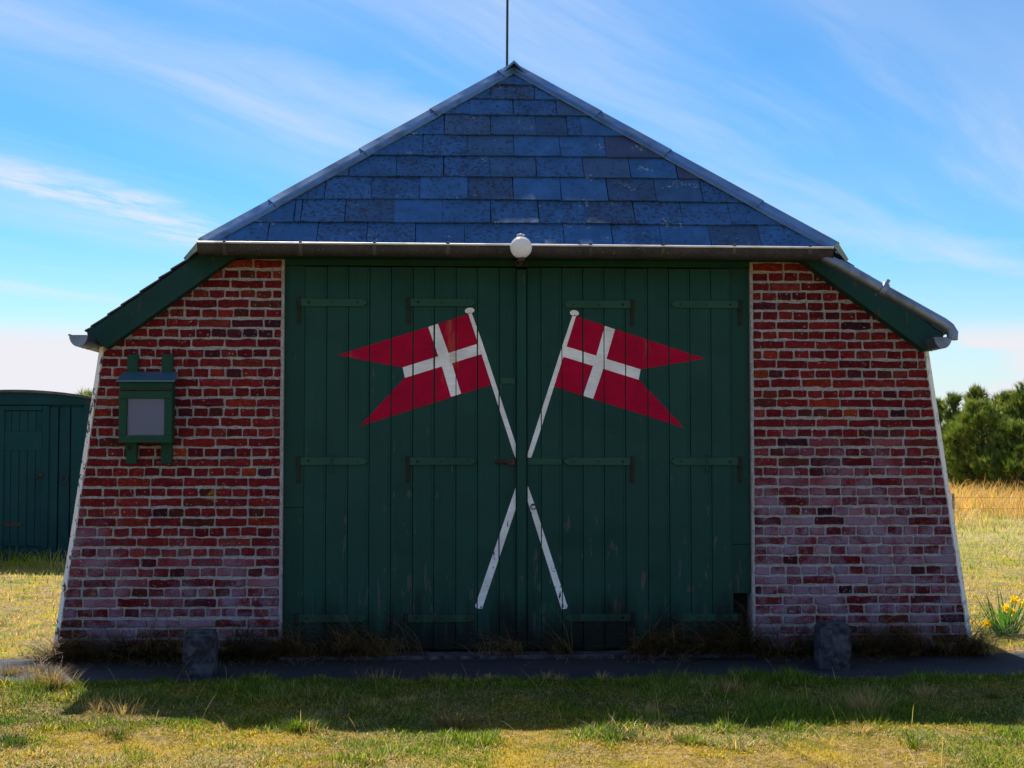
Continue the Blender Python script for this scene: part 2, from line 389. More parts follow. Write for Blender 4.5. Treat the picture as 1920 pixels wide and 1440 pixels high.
def make_glass():
    m, t = new_mat('case_pane'); pos = t.pos()
    n = t.noise(t.mapping(pos, scale=(3, 3, 1)), 2, 4)
    c = t.mix(n, (.075, .09, .22), (.11, .125, .27))
    t.out(principled(t, c, .22, spec=.6, normal=t.bump(n, .1, .01))); return m
M_PANE = make_glass()
def make_window():
    m, t = new_mat('dusty_glass')
    fr = t.math('MULTIPLY', t.n('Fresnel', {'IOR': 1.5}).outputs[0], .3)
    g = t.n('BsdfGlossy', {'Roughness': .06, 'Color': (1, 1, 1, 1)}).outputs[0]; tr = t.n('BsdfTransparent', {'Color': (.88, .9, .92, 1)}).outputs[0]
    d = t.n('BsdfDiffuse', {'Color': (.5, .5, .55, 1)}).outputs[0]
    base = t.n('MixShader', {0: fr, 1: tr, 2: g}).outputs[0]
    t.out(t.n('MixShader', {0: t.lin(t.noise(t.pos(), 14, 4), .35, .75, .0, .03), 1: base, 2: d}).outputs[0]); return m
M_GLASS = make_window()

# ------------------------------------------------------------------ terrain, paving
def terr(x, y):
    x = np.asarray(x, float); y = np.asarray(y, float)
    strip = sstep(-1.16, -1.06, y)*sstep(.02, -.05, y)                      # where the paving lies
    lawn = (fbm(x*1.3+40, y*1.3+40)-.5)*.05 + (fbm(x*5, y*5)-.5)*.02
    near = np.exp(-((y+.5)/14.0)**2)
    z = lawn*(1-strip)-.03*strip + .015*(1-strip)
    z = z + .42*sstep(10, 30, y) + .35*sstep(30, 80, y) + (fbm(x*.12+5, y*.12+9)-.5)*.35*sstep(9, 26, y)
    return z
xs = np.unique(np.concatenate([np.linspace(-7, 7, 200), np.linspace(-30, 30, 121), np.linspace(-900, 900, 61)]).round(3))
ys = np.unique(np.concatenate([np.linspace(-5, 1.5, 130), np.linspace(-14, 45, 119), np.linspace(-600, 1400, 61)]).round(3))
XX, YY = np.meshgrid(xs, ys); ZZ = terr(XX, YY)
nx, ny = len(xs), len(ys)
me = bpy.data.meshes.new('ground')
idx = np.arange(nx*ny).reshape(ny, nx)
quads = np.stack([idx[:-1, :-1], idx[:-1, 1:], idx[1:, 1:], idx[1:, :-1]], -1).reshape(-1, 4)
me.from_pydata(np.stack([XX, YY, ZZ], -1).reshape(-1, 3).tolist(), [], quads.tolist())
me.polygons.foreach_set('use_smooth', [True]*len(me.polygons))
tag(put('ground', me, M_TURF), kind='structure')
# paving strip along the front
pv = MB(); N = 90
pxs = np.linspace(-9, 9, N)
fr = [-1.10+.05*(fbm(np.array([x*2.2]), np.array([3.3]))[0]-.5)-.02*math.sin(x*1.3) for x in pxs]
vs = []
for x, f in zip(pxs, fr): vs += [(x, f, -.05), (x, f+.012, .002), (x, -.0, .004), (x, .03, -.05)]
fs = []
for i in range(N-1):
    for k in range(3): fs.append((i*4+k, i*4+4+k, i*4+5+k, i*4+1+k))
pv.add(vs, fs)
tag(pv.build('pavement', M_ASPH), kind='structure')

# ------------------------------------------------------------------ the boathouse
house = thing('brick_boathouse', (0, 0, 0), 'red brick boathouse with green double doors, two painted flags and slate half-hip roof', 'boathouse')
XR = .03; YAP = 1.15; ZR = P(960, 128, YAP).z
EL, ER = P(150, 620, -.25), P(1785, 625, -.25)
ZE = (EL.z+ER.z)/2; DX = (ER.x-EL.x)/2; XR = (ER.x+EL.x)/2
SL = (ZR-ZE)/DX                                    # main roof pitch as rise per metre
ZH = 3.035                                         # eaves of the half hip
HX = DX-(ZH-ZE)/SL                                 # half width of the half hip at its eaves
YE = -.25; YV = -.12; YB = 9.0
def roof_z(x): return ZR-abs(x-XR)*SL
DL, DR = -1.752, 1.803                             # masonry edges beside the door
ZTOP = 2.962
# battered outer edges of the piers
LB = ((-3.085, 2.31), (-3.415, -.05)); RB = ((3.145, 2.31), (3.475, -.05))
def lx_at(z): return LB[1][0]+(LB[0][0]-LB[1][0])*(z-LB[1][1])/(LB[0][1]-LB[1][1])
def rx_at(z): return RB[1][0]+(RB[0][0]-RB[1][0])*(z-RB[1][1])/(RB[0][1]-RB[1][1])
BV = .214                                          # vertical depth of the bargeboards
def barge_low(x): return roof_z(x)-.02-BV
# masonry core: what shows between the bricks is mortar
wall_l = [(DL+.022, -.05), (DL+.022, ZTOP), (-2.02, ZTOP)] + [(x, barge_low(x)+.10) for x in (-2.25, -3.05)] + [(LB[0][0]+.004, 2.30), (LB[1][0]+.004, -.05)]
wall_r = [(DR-.022, -.05), (DR-.022, ZTOP), (2.08, ZTOP)] + [(x, barge_low(x)+.10) for x in (2.31, 3.11)] + [(RB[0][0]-.004, 2.30), (RB[1][0]-.004, -.05)]
YM = .006
fwl = MB().prism(wall_l, YM, .34).build('front_wall', M_MORTAR, house)
fwr = MB().prism(wall_r, YM, .34).build('front_wall', M_MORTAR, house)
for xw, b in ((-1, LB), (1, RB)):
    x0, x1 = b[0][0], b[1][0]
    mb = MB(); o = -xw*.03; th = -xw*.3
    prof = [(x1+o, -.05), (x0+o, 2.30), (x0+o+th, 2.30), (x1+o+th, -.05)]
    mb.prism(prof, .345, YB-.3); mb.build('side_wall', M_MORTAR, house)
mb = MB(); mb.prism([(LB[1][0]+.03, -.05), (RB[1][0]-.03, -.05), (RB[0][0]-.03, 2.3), (XR, ZR-.12), (LB[0][0]+.03, 2.3)], YB-.29, YB-.02); mb.build('back_wall', M_MORTAR, house)

# bricks: alternating stretcher and header courses
CH = ZTOP/40; BH = CH-.0185
TINTS = [(.20, .018, .020), (.17, .015, .019), (.22, .026, .016), (.14, .013, .018), (.18, .020, .023), (.26, .042, .016), (.12, .012, .018), (.070, .014, .024), (.15, .026, .022), (.20, .034, .032), (.09, .022, .020), (.045, .013, .024)]
TW = [6, 9, 2, 9, 6, .6, 8, 2.2, 3, 2, 2, .8]
def soft_rect(x0, x1, z0, z1):
    c = lambda: random.uniform(.002, .009)
    j = lambda: random.uniform(-.0032, .0032)
    a = [c() for _ in range(8)]; k = 3 if x1-x0 > .16 else 1
    lo = [(x0+(x1-x0)*(q+1)/(k+1), z0+1.3*j()) for q in range(k)]; hi = [(x1-(x1-x0)*(q+1)/(k+1), z1+1.3*j()) for q in range(k)]
    pts = [(x0, z0+a[0]), (x0+a[1], z0)]+lo+[(x1-a[2], z0), (x1, z0+a[3]), (x1, z1-a[4]), (x1-a[5], z1)]+hi+[(x0+a[6], z1), (x0, z1-a[7])]
    return [(x+j(), z+j()) for x, z in pts]
def courses(side):
    polys = []
    for k in range(40):
        z0 = k*CH+.009+random.uniform(-.002, .002); z1 = z0+BH+random.uniform(-.003, .003); zm = (z0+z1)/2
        stretch = k % 2 == 1
        if side < 0:
            inner = DL-.004; outer = max(lx_at(zm)+.030, -9); reach = inner-(min(outer, -3.2) if zm < 2.3 else -3.2)
        else:
            inner = DR+.004; outer = rx_at(zm)-.030; reach = (max(outer, 3.2) if zm < 2.3 else 3.2)-inner
        d = 0.0
        first = random.choice([.17, .20, .228, .12]) if stretch else random.choice([.06, .085, .108, .045])
        full = abs(inner-(lx_at(zm)+.030 if side < 0 else rx_at(zm)-.030))
        i = 0
        while d < full-.02:
            L = first if i == 0 else ((.228 if stretch else .1045)+random.uniform(-.006, .006))
            if stretch and i > 0 and random.random() < .05: L = .108
            if full-(d+L) < .05: L = full-d
            L = min(L, full-d)
            dz = random.uniform(-.0025, .0025)
            a, b = (inner-d-L, inner-d) if side < 0 else (inner+d, inner+d+L)
            poly = soft_rect(a, b, z0+dz, z1+dz)
            # cut by the battered edge and by the line under the bargeboard
            if side < 0:
                poly = clip(poly, *half((lx_at(0)+.028, 0), (lx_at(2)+.028, 2))[:2], 0) if False else poly
                xq = lx_at(z0)+.030; A = (lx_at(z1)-lx_at(z0))/(z1-z0)
                poly = clip(poly, 1, -A, -(xq-A*z0))
                poly = clip(poly, SL, -1, barge_low(0)+.03+ -0.0 - 0 + (ZR*0)) if False else poly
                poly = clip(poly, SL, -1, (ZR-.02-BV+.012)-SL*XR)
            else:
                xq = rx_at(z0)-.030; A = (rx_at(z1)-rx_at(z0))/(z1-z0)
                poly = clip(poly, -1, A, (xq-A*z0))
                poly = clip(poly, -SL, -1, (ZR-.02-BV+.012)+SL*XR)
            d += L+random.uniform(.011, .0165); i += 1
            if len(poly) > 2 and area(poly) > .0005: polys.append((poly, zm))
    return polys
def brick_geo(poly):
    n = len(poly); cx = sum(p[0] for p in poly)/n; cz = sum(p[1] for p in poly)/n
    if sum(poly[i][0]*poly[(i+1) % n][1]-poly[(i+1) % n][0]*poly[i][1] for i in range(n)) < 0: poly = poly[::-1]
    yf = -.004+random.uniform(-.004, .003); tx, tz = random.uniform(-.012, .012), random.uniform(-.02, .02)
    vs = [(x, .05, z) for x, z in poly]+[(x, yf+.006, z) for x, z in poly]
    w_, h_ = max(p[0] for p in poly)-cx, max(p[1] for p in poly)-cz
    for x, z in poly:
        l = math.hypot(x-cx, z-cz)+1e-6
        vs.append((x-(x-cx)/max(abs(x-cx), 1e-4)*min(.0045, abs(x-cx)*.3), yf+(x-cx)*tx+(z-cz)*tz, z-(z-cz)/max(abs(z-cz), 1e-4)*min(.0045, abs(z-cz)*.3)))
    fs = [(i+k*n, (i+1) % n+k*n, (i+1) % n+(k+1)*n, i+(k+1)*n) for k in range(2) for i in range(n)]+[list(range(2*n, 3*n))]
    return vs, fs
def set_tint(me, cols):
    a = me.color_attributes.new('tint', 'FLOAT_COLOR', 'POINT')
    a.data.foreach_set('color', np.concatenate([np.asarray(cols, np.float32), np.ones((len(cols), 1), np.float32)], 1).ravel())
all_bricks = [(area(p), p, -1) for p, z in courses(-1)]+[(area(p), p, 1) for p, z in courses(1)]
all_bricks.sort(key=lambda q: -q[0])
def tint():
    c = random.choices(TINTS, TW)[0]; k = random.uniform(.8, 1.2); return tuple(q*k for q in c)
rest = {-1: (MB(), []), 1: (MB(), [])}
for i, (ar, poly, side) in enumerate(all_bricks):
    vs, fs = brick_geo(poly); c = tint()
    if i < 296:
        me = bpy.data.meshes.new('brick'); me.from_pydata(vs, [], fs); set_tint(me, [c]*len(vs))
        put('brick', me, M_BRICK, fwl if side < 0 else fwr, vs[0])
    else:
        rest[side][0].add(vs, fs); rest[side][1].extend([c]*len(vs))
for side, par in ((-1, fwl), (1, fwr)):
    mb, cols = rest[side]
    o = mb.build('header_bricks', M_BRICK, par, fix=False); set_tint(o.data, cols); tag(o, kind='stuff')
# white painted corners
for b, s in ((LB, 1), (RB, -1)):
    z = np.linspace(2.30, -.02, 40)
    mb = MB(); vs = []
    for q in z:
        xo = (lx_at(q) if s > 0 else rx_at(q)); wd = (.034 if s > 0 else .036)+random.uniform(-.004, .004)
        vs += [(xo-s*.006, .05, q), (xo-s*.004, -.006, q), (xo+s*wd*.8, -.013, q), (xo+s*wd, .005, q)]
    fs = [(i*4+k, i*4+k+1, i*4+k+5, i*4+k+4) for i in range(39) for k in range(3)]
    mb.add(vs, fs); mb.build('painted_corner', M_TRIM, house)
# mortar fillets against the door frame
for xa, xb in ((DL-.001, DL+.02), (DR-.02, DR+.001)):
    mb = MB(); vs = []
    for q in np.linspace(.02, ZTOP-.01, 60):
        j = random.uniform(-.004, .004); vs += [(xa+(j if xa < 0 else 0), .01, q), (xa+j, -.007, q), (xb+j*.5, -.007, q), (xb, .01, q)]
    fs = [(i*4+k, i*4+k+1, i*4+k+5, i*4+k+4) for i in range(59) for k in range(3)]
    mb.add(vs, fs); mb.build('mortar_fillet', M_MORTAR, house)

# --- door frame, leaves, planks
YD = .030                                           # plank faces
ZD = P(960, 501, 0).z                               # top of the leaves
header = MB().box(DL+.023, DR-.023, .004, .16, ZD+.008, ZTOP+.04).build('door_header', M_FRAME, house)
xl = P(570, 800, 0).x; xr_ = P(1373, 800, 0).x
MB().box(DL+.023, xl-.003, .026, .16, P(532, 951.7).z, ZD+.005, .0015).build('door_jamb', M_FRAME, house)
MB().box(DL+.023, xl-.003, .027, .16, .02, P(532, 952.3).z, .0015).build('door_jamb', M_FRAME, house)
MB().box(xr_+.003, DR-.023, .026, .16, P(1390, 1020.7).z, ZD+.005, .0015).build('door_jamb', M_FRAME, house)
MB().box(xr_+.003, DR-.023, .028, .16, P(1390, 1113).z, P(1390, 1021.3).z, .0015).build('door_jamb', M_FRAME, house)
MB().box(DL+.02, DR-.02, -.16, .16, -.04, .030, .008).build('threshold', M_STONE, house)
MB().box(DL+.03, DR-.03, .17, .20, -.03, ZTOP+.04).build('inner_lining', M_DARK, house)
def plank_geo(x0, x1, z0, z1):
    yb = YD+.028; g = .0014
    pr = [(x0+g, yb), (x0+g, YD+.004), (x0+.004, YD), (x1-.020, YD), (x1-.0185, YD+.002), (x1-.017, YD), (x1-.004, YD), (x1-g, YD+.004), (x1-g, yb)]
    n = len(pr); zt = z1+random.uniform(-.003, .002); zb = z0+random.uniform(-.012, .012)
    dy = random.uniform(-.002, .002)
    vs = [(x, y+(dy if y < yb else 0), zb) for x, y in pr]+[(x, y+(dy if y < yb else 0), zt) for x, y in pr]
    return vs, [(i, (i+1) % n, (i+1) % n+n, i+n) for i in range(n)]+[list(range(n))[::-1], list(range(n, 2*n))]
LEAVES = [[570, 611.7, 652.5, 692.5, 733, 774], [774, 813.8, 855, 895.3, 936, 968], [988, 1014.5, 1053.8, 1093.2, 1133, 1173], [1173, 1215, 1255, 1294.5, 1334, 1373]]
planks = []; leaves = []
for lf in LEAVES:
    X = [P(q, 800, YD).x for q in lf]
    back = MB().box(X[0]+.004, X[-1]-.004, YD+.030, YD+.055, .05, ZD-.004).build('door_leaf', M_DARK, house)
    leaves.append(back)
    for a, b in zip(X[:-1], X[1:]):
        mb = MB(); mb.add(*plank_geo(a, b, .045, ZD)); mb.build('plank', M_GREEN, back, ((a+b)/2, YD, .05)); planks.append((a, b))
# strip covering the joint in the middle
sx0, sx1 = P(968.5, 800, 0).x, P(987.5, 800, 0).x
MB().box(sx0+.001, sx1-.001, YD-.030, YD+.03, .045, ZD-.012, .006).build('cover_strip', M_GREEN, house)
def strap(leaf, xk, xt, py, drop=True):
    """strap hinge from its knuckle at pixel xk to its pointed tip at xt"""
    s = 1 if xt > xk else -1
    a, b = P(xk, py, YD).x, P(xt, py, YD).x; z = P((xk+xt)/2, py, YD).z; h = .029
    mb = MB()
    poly = [(a+s*.02, z-h), (b-s*.035, z-h*.92), (b, z), (b-s*.035, z+h*.92), (a+s*.02, z+h)]
    mb.prism(poly, YD-.018, YD-.0025); mb.mi = 1
    mb.tube([(a+s*.012, YD-.016, z-.052), (a+s*.012, YD-.016, z+.036)], .0145, 10)
    for t_ in (.16, .50, .86):
        bx = a+(b-a)*t_; mb.sphere((bx, YD-.018, z+random.uniform(-.004, .004)), .010 if t_ < .2 else .006, 8, 6, (1, .6, 1))
    if drop:
        mb.prism([(a+s*.012-.013, z-.050), (a+s*.012+.013, z-.050), (a+s*.012+.010, z-.125), (a+s*.012+.014, z-.15), (a+s*.012, z-.165), (a+s*.012-.014, z-.15), (a+s*.012-.010, z-.125)], YD-.014, YD-.003)
        mb.sphere((a+s*.012, YD-.014, z-.145), .006, 8, 6, (1, .6, 1))
    mb.build('hinge', [M_HINGE, M_PIN], leaf, (a, YD, z))
for li, xk, xt in ((0, 558, 689), (1, 763, 893)):
    strap(leaves[li], xk, xt, 567.5); strap(leaves[li], xk-1, xt+1, 864.5); strap(leaves[li], xk-4, xt-1, 1159, False)
for li, xk, xt in ((2, 1188, 1056), (3, 1390, 1257)):
    strap(leaves[li], xk, xt, 571); strap(leaves[li], xk, xt, 865); strap(leaves[li], xk, xt+2, 1157.5, False)
# latch bar, catch, hooks, ring and the covered letter slot
q0, q1 = P(989, 866, YD), P(1053, 866, YD)
MB().box(q0.x, q1.x, YD-.010, YD-.0025, q0.z-.022, q0.z+.026, .002).build('latch_bar', M_HINGE, house)
q = P(957, 866, YD)
mb = MB().box(q.x-.03, q.x+.035, YD-.03, YD-.002, q.z-.025, q.z+.022, .004); mb.tube([(q.x-.09, YD-.02, q.z), (q.x-.03, YD-.02, q.z)], .012, 8); mb.sphere((q.x-.095, YD-.02, q.z), .017, 10, 8)
mb.build('door_latch', M_IRON, house)
def ring(c, r, th, tilt=.25):
    return [(c[0]+math.cos(k*math.pi/8)*r, c[1]-tilt*(1-math.sin(k*math.pi/8))*r, c[2]+math.sin(k*math.pi/8)*r) for k in range(17)]
q = P(1000, 950, YD); mb = MB().tube(ring((q.x, YD-.010, q.z), .019, 0), .0038, 6); mb.sphere((q.x, YD-.004, q.z+.016), .009, 8, 6); mb.build('pull_ring', M_IRON, house)
for hx, li in ((622, 0), (1324, 3)):
    q = P(hx, 855, YD); mb = MB()
    mb.tube([(q.x-.012, YD-.012, q.z+.008), (q.x+.018, YD-.018, q.z+.006), (q.x+.002, YD-.022, q.z-.03), (q.x, YD-.022, q.z-.085), (q.x-.006, YD-.018, q.z-.11), (q.x+.03, YD-.012, q.z-.115)], .0045, 6)
    mb.build('door_hook', M_HINGE, leaves[li], (q.x, YD, q.z))
q = P(953, 714, YD); MB().box(q.x-.055, q.x+.054, YD-.009, YD-.002, q.z-.024, q.z+.024, .003).build('letter_plate', M_HINGE, house)

# --- the two painted flags
def W(px, py):
    q = P(px, py, YD); return (q.x, q.z)
JG = [random.uniform(.0025, .0065) for _ in range(40)]
def tri_split(poly):
    from mathutils.geometry import tessellate_polygon
    return [[poly[i] for i in t] for t in tessellate_polygon([[Vector((x, y, 0)) for x, y in poly]])]
def painted(name, polys, mat, parent, lift):
    mb = MB()
    for poly in polys:
        poly = [W(*p) for p in poly]
        if sum(poly[i][0]*poly[(i+1) % len(poly)][1]-poly[(i+1) % len(poly)][0]*poly[i][1] for i in range(len(poly))) < 0: poly = poly[::-1]
        for a, b in planks:
          for part in ([poly] if len(poly) < 9 or name != 'white_cross' else tri_split(poly)):
            part = list(part)
            if sum(part[i][0]*part[(i+1) % len(part)][1]-part[(i+1) % len(part)][0]*part[i][1] for i in range(len(part))) < 0: part = part[::-1]
            g = clip(clip(part, 1, 0, -(a+JG[int(a*1000) % 40])), -1, 0, b-JG[int(b*1000+7) % 40])
            if len(g) > 2 and area(g) > 1e-6: mb.prism(g, YD-lift, YD+.003)
    return mb.build(name, mat, parent)
def oval(cx, cy, a, b, rot):
    return [(cx+a*math.cos(t)*math.cos(rot)-b*math.sin(t)*math.sin(rot), cy+a*math.cos(t)*math.sin(rot)+b*math.sin(t)*math.cos(rot)) for t in [k*math.pi/9 for k in range(18)]]
fl = painted('painted_flag', [[(880, 588.5), (632.5, 666), (755, 689), (759, 708), (675, 799), (921, 721.5)]], M_RED, house, .0026)
fl['label'] = 'crimson swallowtail flag with white cross on left door, pole leaning left'
painted('white_cross', [[(803, 613), (821, 607), (841, 662), (896, 644.5), (902.5, 664), (847.5, 681), (864.5, 738), (845.5, 744), (828.5, 687), (759, 708.5), (755, 689), (822, 668)]], M_WHITE, fl, .0036)
painted('flagpole', [oval(880.5, 582.5, 9, 5.5, -.12), [(877.5, 587), (884.5, 587), (903, 638), (970, 842), (970, 866), (963, 850), (897, 646)]], M_WHITE, fl, .0046)
painted('flagpole', [[(986, 905), (991, 914), (1002, 945), (1064, 1136), (1062, 1141), (1053, 1142.5), (988, 936), (986, 930)]], M_WHITE, fl, .0036)
fr_ = painted('painted_flag', [[(1078, 592.5), (1322.5, 672.5), (1201, 692.5), (1197.5, 712), (1282.5, 802), (1037.5, 724.5)]], M_RED, house, .0026)
fr_['label'] = 'crimson swallowtail flag with white cross on right door, pole leaning right'
painted('white_cross', [[(1134, 611), (1153, 617.5), (1137, 673), (1201, 692.5), (1197.5, 712), (1131, 691.5), (1112, 748), (1093, 742), (1112, 686), (1055, 668.5), (1060, 649), (1118, 667)]], M_WHITE, fr_, .0036)
painted('flagpole', [oval(1077, 587, 8.5, 5.5, .12), [(1080.5, 591), (1073.5, 591), (1057, 640), (999, 820), (987, 858), (996, 858), (1009, 820)]], M_WHITE, fr_, .0046)
painted('flagpole', [[(970, 905), (962, 928), (891, 1136), (893.5, 1141), (904, 1141), (970, 945)]], M_WHITE, fr_, .0036)

# --- roof
NL = Vector((-SL, 0, 1)).normalized(); NR_ = Vector((SL, 0, 1)).normalized()
apex = Vector((XR, YAP, ZR)); HLc = Vector((XR-HX, YE, ZH)); HRc = Vector((XR+HX, YE, ZH))
for s, nrm, hc in ((-1, NL, HLc), (1, NR_, HRc)):
    poly = [apex, hc, Vector((XR+s*HX, YV+.03, ZH)), Vector((XR+s*DX, YV+.03, ZE)), Vector((XR+s*DX, YB, ZE)), Vector((XR, YB, ZR))]
    if s < 0: poly = poly[::-1]
    slope = MB().slab([p-nrm*.012 for p in poly], nrm, .045).build('roof_slope', M_SLATE, house)
    set_tint(slope.data, [(.06, .075, .10)]*len(slope.data.vertices))
    # rough slate ends along the verge
    L = math.hypot(DX-HX, ZH-ZE); k = 0; d = 0.0
    while d < L-.02:
        ln = random.uniform(.10, .19); a = d/L; b = min((d+ln)/L, 1)
        x0, z0 = XR+s*(HX+(DX-HX)*a), ZH+(ZE-ZH)*a; x1, z1 = XR+s*(HX+(DX-HX)*b), ZH+(ZE-ZH)*b
        up0, up1 = (-.006, .004+random.uniform(0, .010)*(2.0 if s > 0 else .5))
        mb = MB(); yo = YV-random.uniform(.004, .016)
        mb.prism([(x0, z0+up0-.004), (x1, z1+up1-.004), (x1, z1+up1+.008), (x0, z0+up0+.008)], yo, YV+.25)
        o = mb.build('verge_slate', M_SLATE, slope, (x0, YE, z0)); set_tint(o.data, [(.05, .06, .08)]*len(o.data.vertices))
        d += ln-.015
# half hip: one board under individually laid slates
hn = (HRc-HLc).cross(apex-HLc).normalized()
if hn.y > 0: hn = -hn
hip = MB().slab([HLc-hn*.02, HRc-hn*.02, apex-hn*.02], hn, .03).build('half_hip', M_DARK, house)
ux = Vector((1, 0, 0)); uv = (apex-(HLc+HRc)/2).normalized()
def onhip(px, py):
    d = ray(px, py); t = (HLc-CAM).dot(hn)/d.dot(hn); p = CAM+d*t-HLc; return p.dot(ux), p.dot(uv)
ROWS = [(462, 421, [503, 595, 688, 779, 871, 963, 1057, 1147, 1238, 1330, 1423]), (421, 377.5, [553, 565.5, 647, 738, 829, 920, 1009, 1097, 1188, 1277, 1367]),
        (377.5, 334, [610, 697, 787, 877, 962, 1051, 1138, 1227, 1314]), (334, 295, [655, 744, 832, 919, 1005, 1093, 1180, 1267]), (295, 255.5, [710, 793, 877, 963, 1049, 1134]),
        (255.5, 217.5, [745, 833, 920, 1004, 1063, 1088, 1175]), (217.5, 187.5, [800, 880, 962, 1043, 1128]), (187.5, 161, [838, 920, 1002, 1085]), (161, 141, [880, 962, 1040])]
wl = 2*HX; hv = (apex-HLc).dot(uv); ax_ = (apex-HLc).dot(ux)
for ri, (yb_, yt_, js) in enumerate(ROWS):
    v0 = onhip(960, yb_)[1]; v1 = onhip(960, yt_)[1]; v1e = v1+.05
    us = [onhip(q, (yb_+yt_)/2)[0] for q in js]
    us = [-.2]+us+[wl+.2] if us[0] > 0 else us+[wl+.2]
    for a, b in zip(us[:-1], us[1:]):
        j = lambda k=.003: random.uniform(-k, k)
        db = j(.004)
        poly = [(a+.0025+j(), v0+db+j(.002)), (b-.0025+j(), v0+db+j(.003)), (b-.0025+j(), v1e), (a+.0025+j(), v1e)]
        if random.random() < .4: poly[0] = (poly[0][0]+.012, poly[0][1]); poly.insert(0, (poly[0][0]-.012, poly[0][1]+.010))
        poly = clip(poly, hv, -ax_, 0); poly = clip(poly, -hv, -(wl-ax_), hv*wl)
        if len(poly) < 3 or area(poly) < .0008: continue
        mb = MB(); n = len(poly); vs = []
        lift = lambda v: .018-(v-v0)/(v1-v0)*.016
        tl = j(.003)
        for k in (0, 1):
            for u_, v_ in poly: vs.append(HLc+ux*u_+uv*v_+hn*(max(lift(v_), -.001)+tl-(0 if k == 0 else .009)))
        mb.add(vs, [list(range(n)), list(range(2*n-1, n-1, -1))]+[(i, i+n, (i+1) % n+n, (i+1) % n) for i in range(n)])
        o = mb.build('slate', M_SLATE, hip, vs[0])
        kk = random.uniform(1.04, 1.22); base = random.choice([(.023, .092, .235)]*5+[(.022, .094, .24), (.026, .078, .18), (.034, .080, .17), (.024, .07, .16)])
        mu = (a+b)/2/wl
        if mu > .55 and ri in (3, 4, 5) and (b > (us[-2] if len(us) > 2 else 0)): base = (.035, .05, .11)
        set_tint(o.data, [tuple(q*kk for q in base)]*len(vs))
        at_ = o.data.attributes.new('spots', 'FLOAT', 'POINT'); sv = random.choice([.1, .3, .5, .65, .85, 1.0]); at_.data.foreach_set('value', [sv]*len(vs))
# zinc flashings along the two hips, in overlapping lengths
for s, hc, seams in ((-1, HLc, [510, 680, 812, 938]), (1, HRc, [1122, 1252, 1424])):
    edge = (apex-hc); Lh = edge.length; e = edge.normalized()
    side = (NL if s < 0 else NR_)
    inward_front = e.cross(hn); inward_front = inward_front if inward_front.dot(Vector((-s, 0, 0))) > 0 else -inward_front
    inward_back = e.cross(side); inward_back = inward_back if inward_back.y > 0 else -inward_back
    ts = [0.0]
    for q in (seams if s < 0 else seams[::-1]):
        # parameter where the hip passes the seam's pixel column
        lo, hi = 0, 1
        for _ in range(30):
            mid = (lo+hi)/2; p = hc+edge*mid-CAM; px = 960+F*p.dot(RT)/p.dot(FW)
            if (px < q) == (s < 0): lo = mid
            else: hi = mid
        ts.append(lo)
    ts.append(1.0)
    fl_root = None
    for i, (t0, t1) in enumerate(zip(ts[:-1], ts[1:])):
        p0 = hc+edge*(t0-(.004 if i else .0)); p1 = hc+edge*(t1+.004)
        mb = MB(); rows = []
        for k in range(9):
            c = p0+(p1-p0)*(k/8); up = (hn+side).normalized(); wv = math.sin(k*1.9+i)*.0015
            o0 = .004+(1-k/8)*.006
            rows.append([c+inward_front*.074+hn*(.010+o0), c+inward_front*.070+hn*(.020+o0), c+inward_front*.040+hn*(.026+o0+wv), c+inward_front*.030+hn*(.034+o0+wv), c+up*(.040+o0), c+inward_back*.09+side*(.022+o0), c+inward_back*.11+side*(.006+o0)])
        vs = [p for r_ in rows for p in r_]; m_ = 7
        fs = [(k*m_+q, k*m_+q+1, (k+1)*m_+q+1, (k+1)*m_+q) for k in range(8) for q in range(m_-1)]
        mb.add(vs, fs)
        for k in (1, 3, 5, 7): 
            c = p0+(p1-p0)*((k+.5)/9); mb.sphere(c+inward_front*.055+hn*.030, .005, 6, 4)
        o = mb.build('hip_flashing', M_ZINC, house, p0, smooth=25)
    # tail of the flashing lying on the verge
    L = .17; dvec = Vector((s*1, 0, -SL)).normalized(); p0 = hc+dvec*-.03; p1 = hc+dvec*L*(1 if s < 0 else .8)+Vector((0, .11, 0))
    mb = MB(); nn = side
    mb.add([p0+nn*.032+Vector((0, -.05, 0)), p1+nn*.014+Vector((0, -.02, 0)), p1+nn*.014+Vector((0, .22, 0)), p0+nn*.032+Vector((0, .12, 0)), p0+nn*-.015+Vector((0, -.055, 0)), p1+nn*-.015+Vector((0, -.025, 0))], [(0, 1, 2, 3), (4, 5, 1, 0)])
    mb.build('verge_flashing', M_ZINC, house, p0)
# ridge cap knob
mb = MB()
mb.prism([(XR-.09, ZR-.045), (XR, ZR+.042), (XR+.09, ZR-.045), (XR+.085, ZR-.06), (XR, ZR+.02), (XR-.085, ZR-.06)], YAP-.10, YAP+.3)
mb.prism([(XR-.09, ZR-.045), (XR, ZR+.04), (XR+.09, ZR-.045), (XR, ZR-.02)], YAP+.3, YB); mb.build('ridge_cap', M_ZINC, house)
# bargeboards with boxed soffit
for s in (-1, 1):
    xe = XR+s*DX; xi = XR+s*1.98
    up = lambda x: roof_z(x)-.010
    poly = [(xe-s*.012, up(xe-s*.012)), (xe-s*.155, barge_low(xe-s*.155)), (XR+s*2.10, barge_low(XR+s*2.10)), (XR+s*2.10, ZH-.02), (XR+s*(HX-.02), ZH-.02)]
    MB().prism(poly, YV, .004).build('bargeboard', M_BARGE, house)
MB().box(XR-HX+.05, XR+HX-.05, YE+.06, .10, ZTOP+.002, ZH-.022).build('eaves_board', M_FRAME, house)

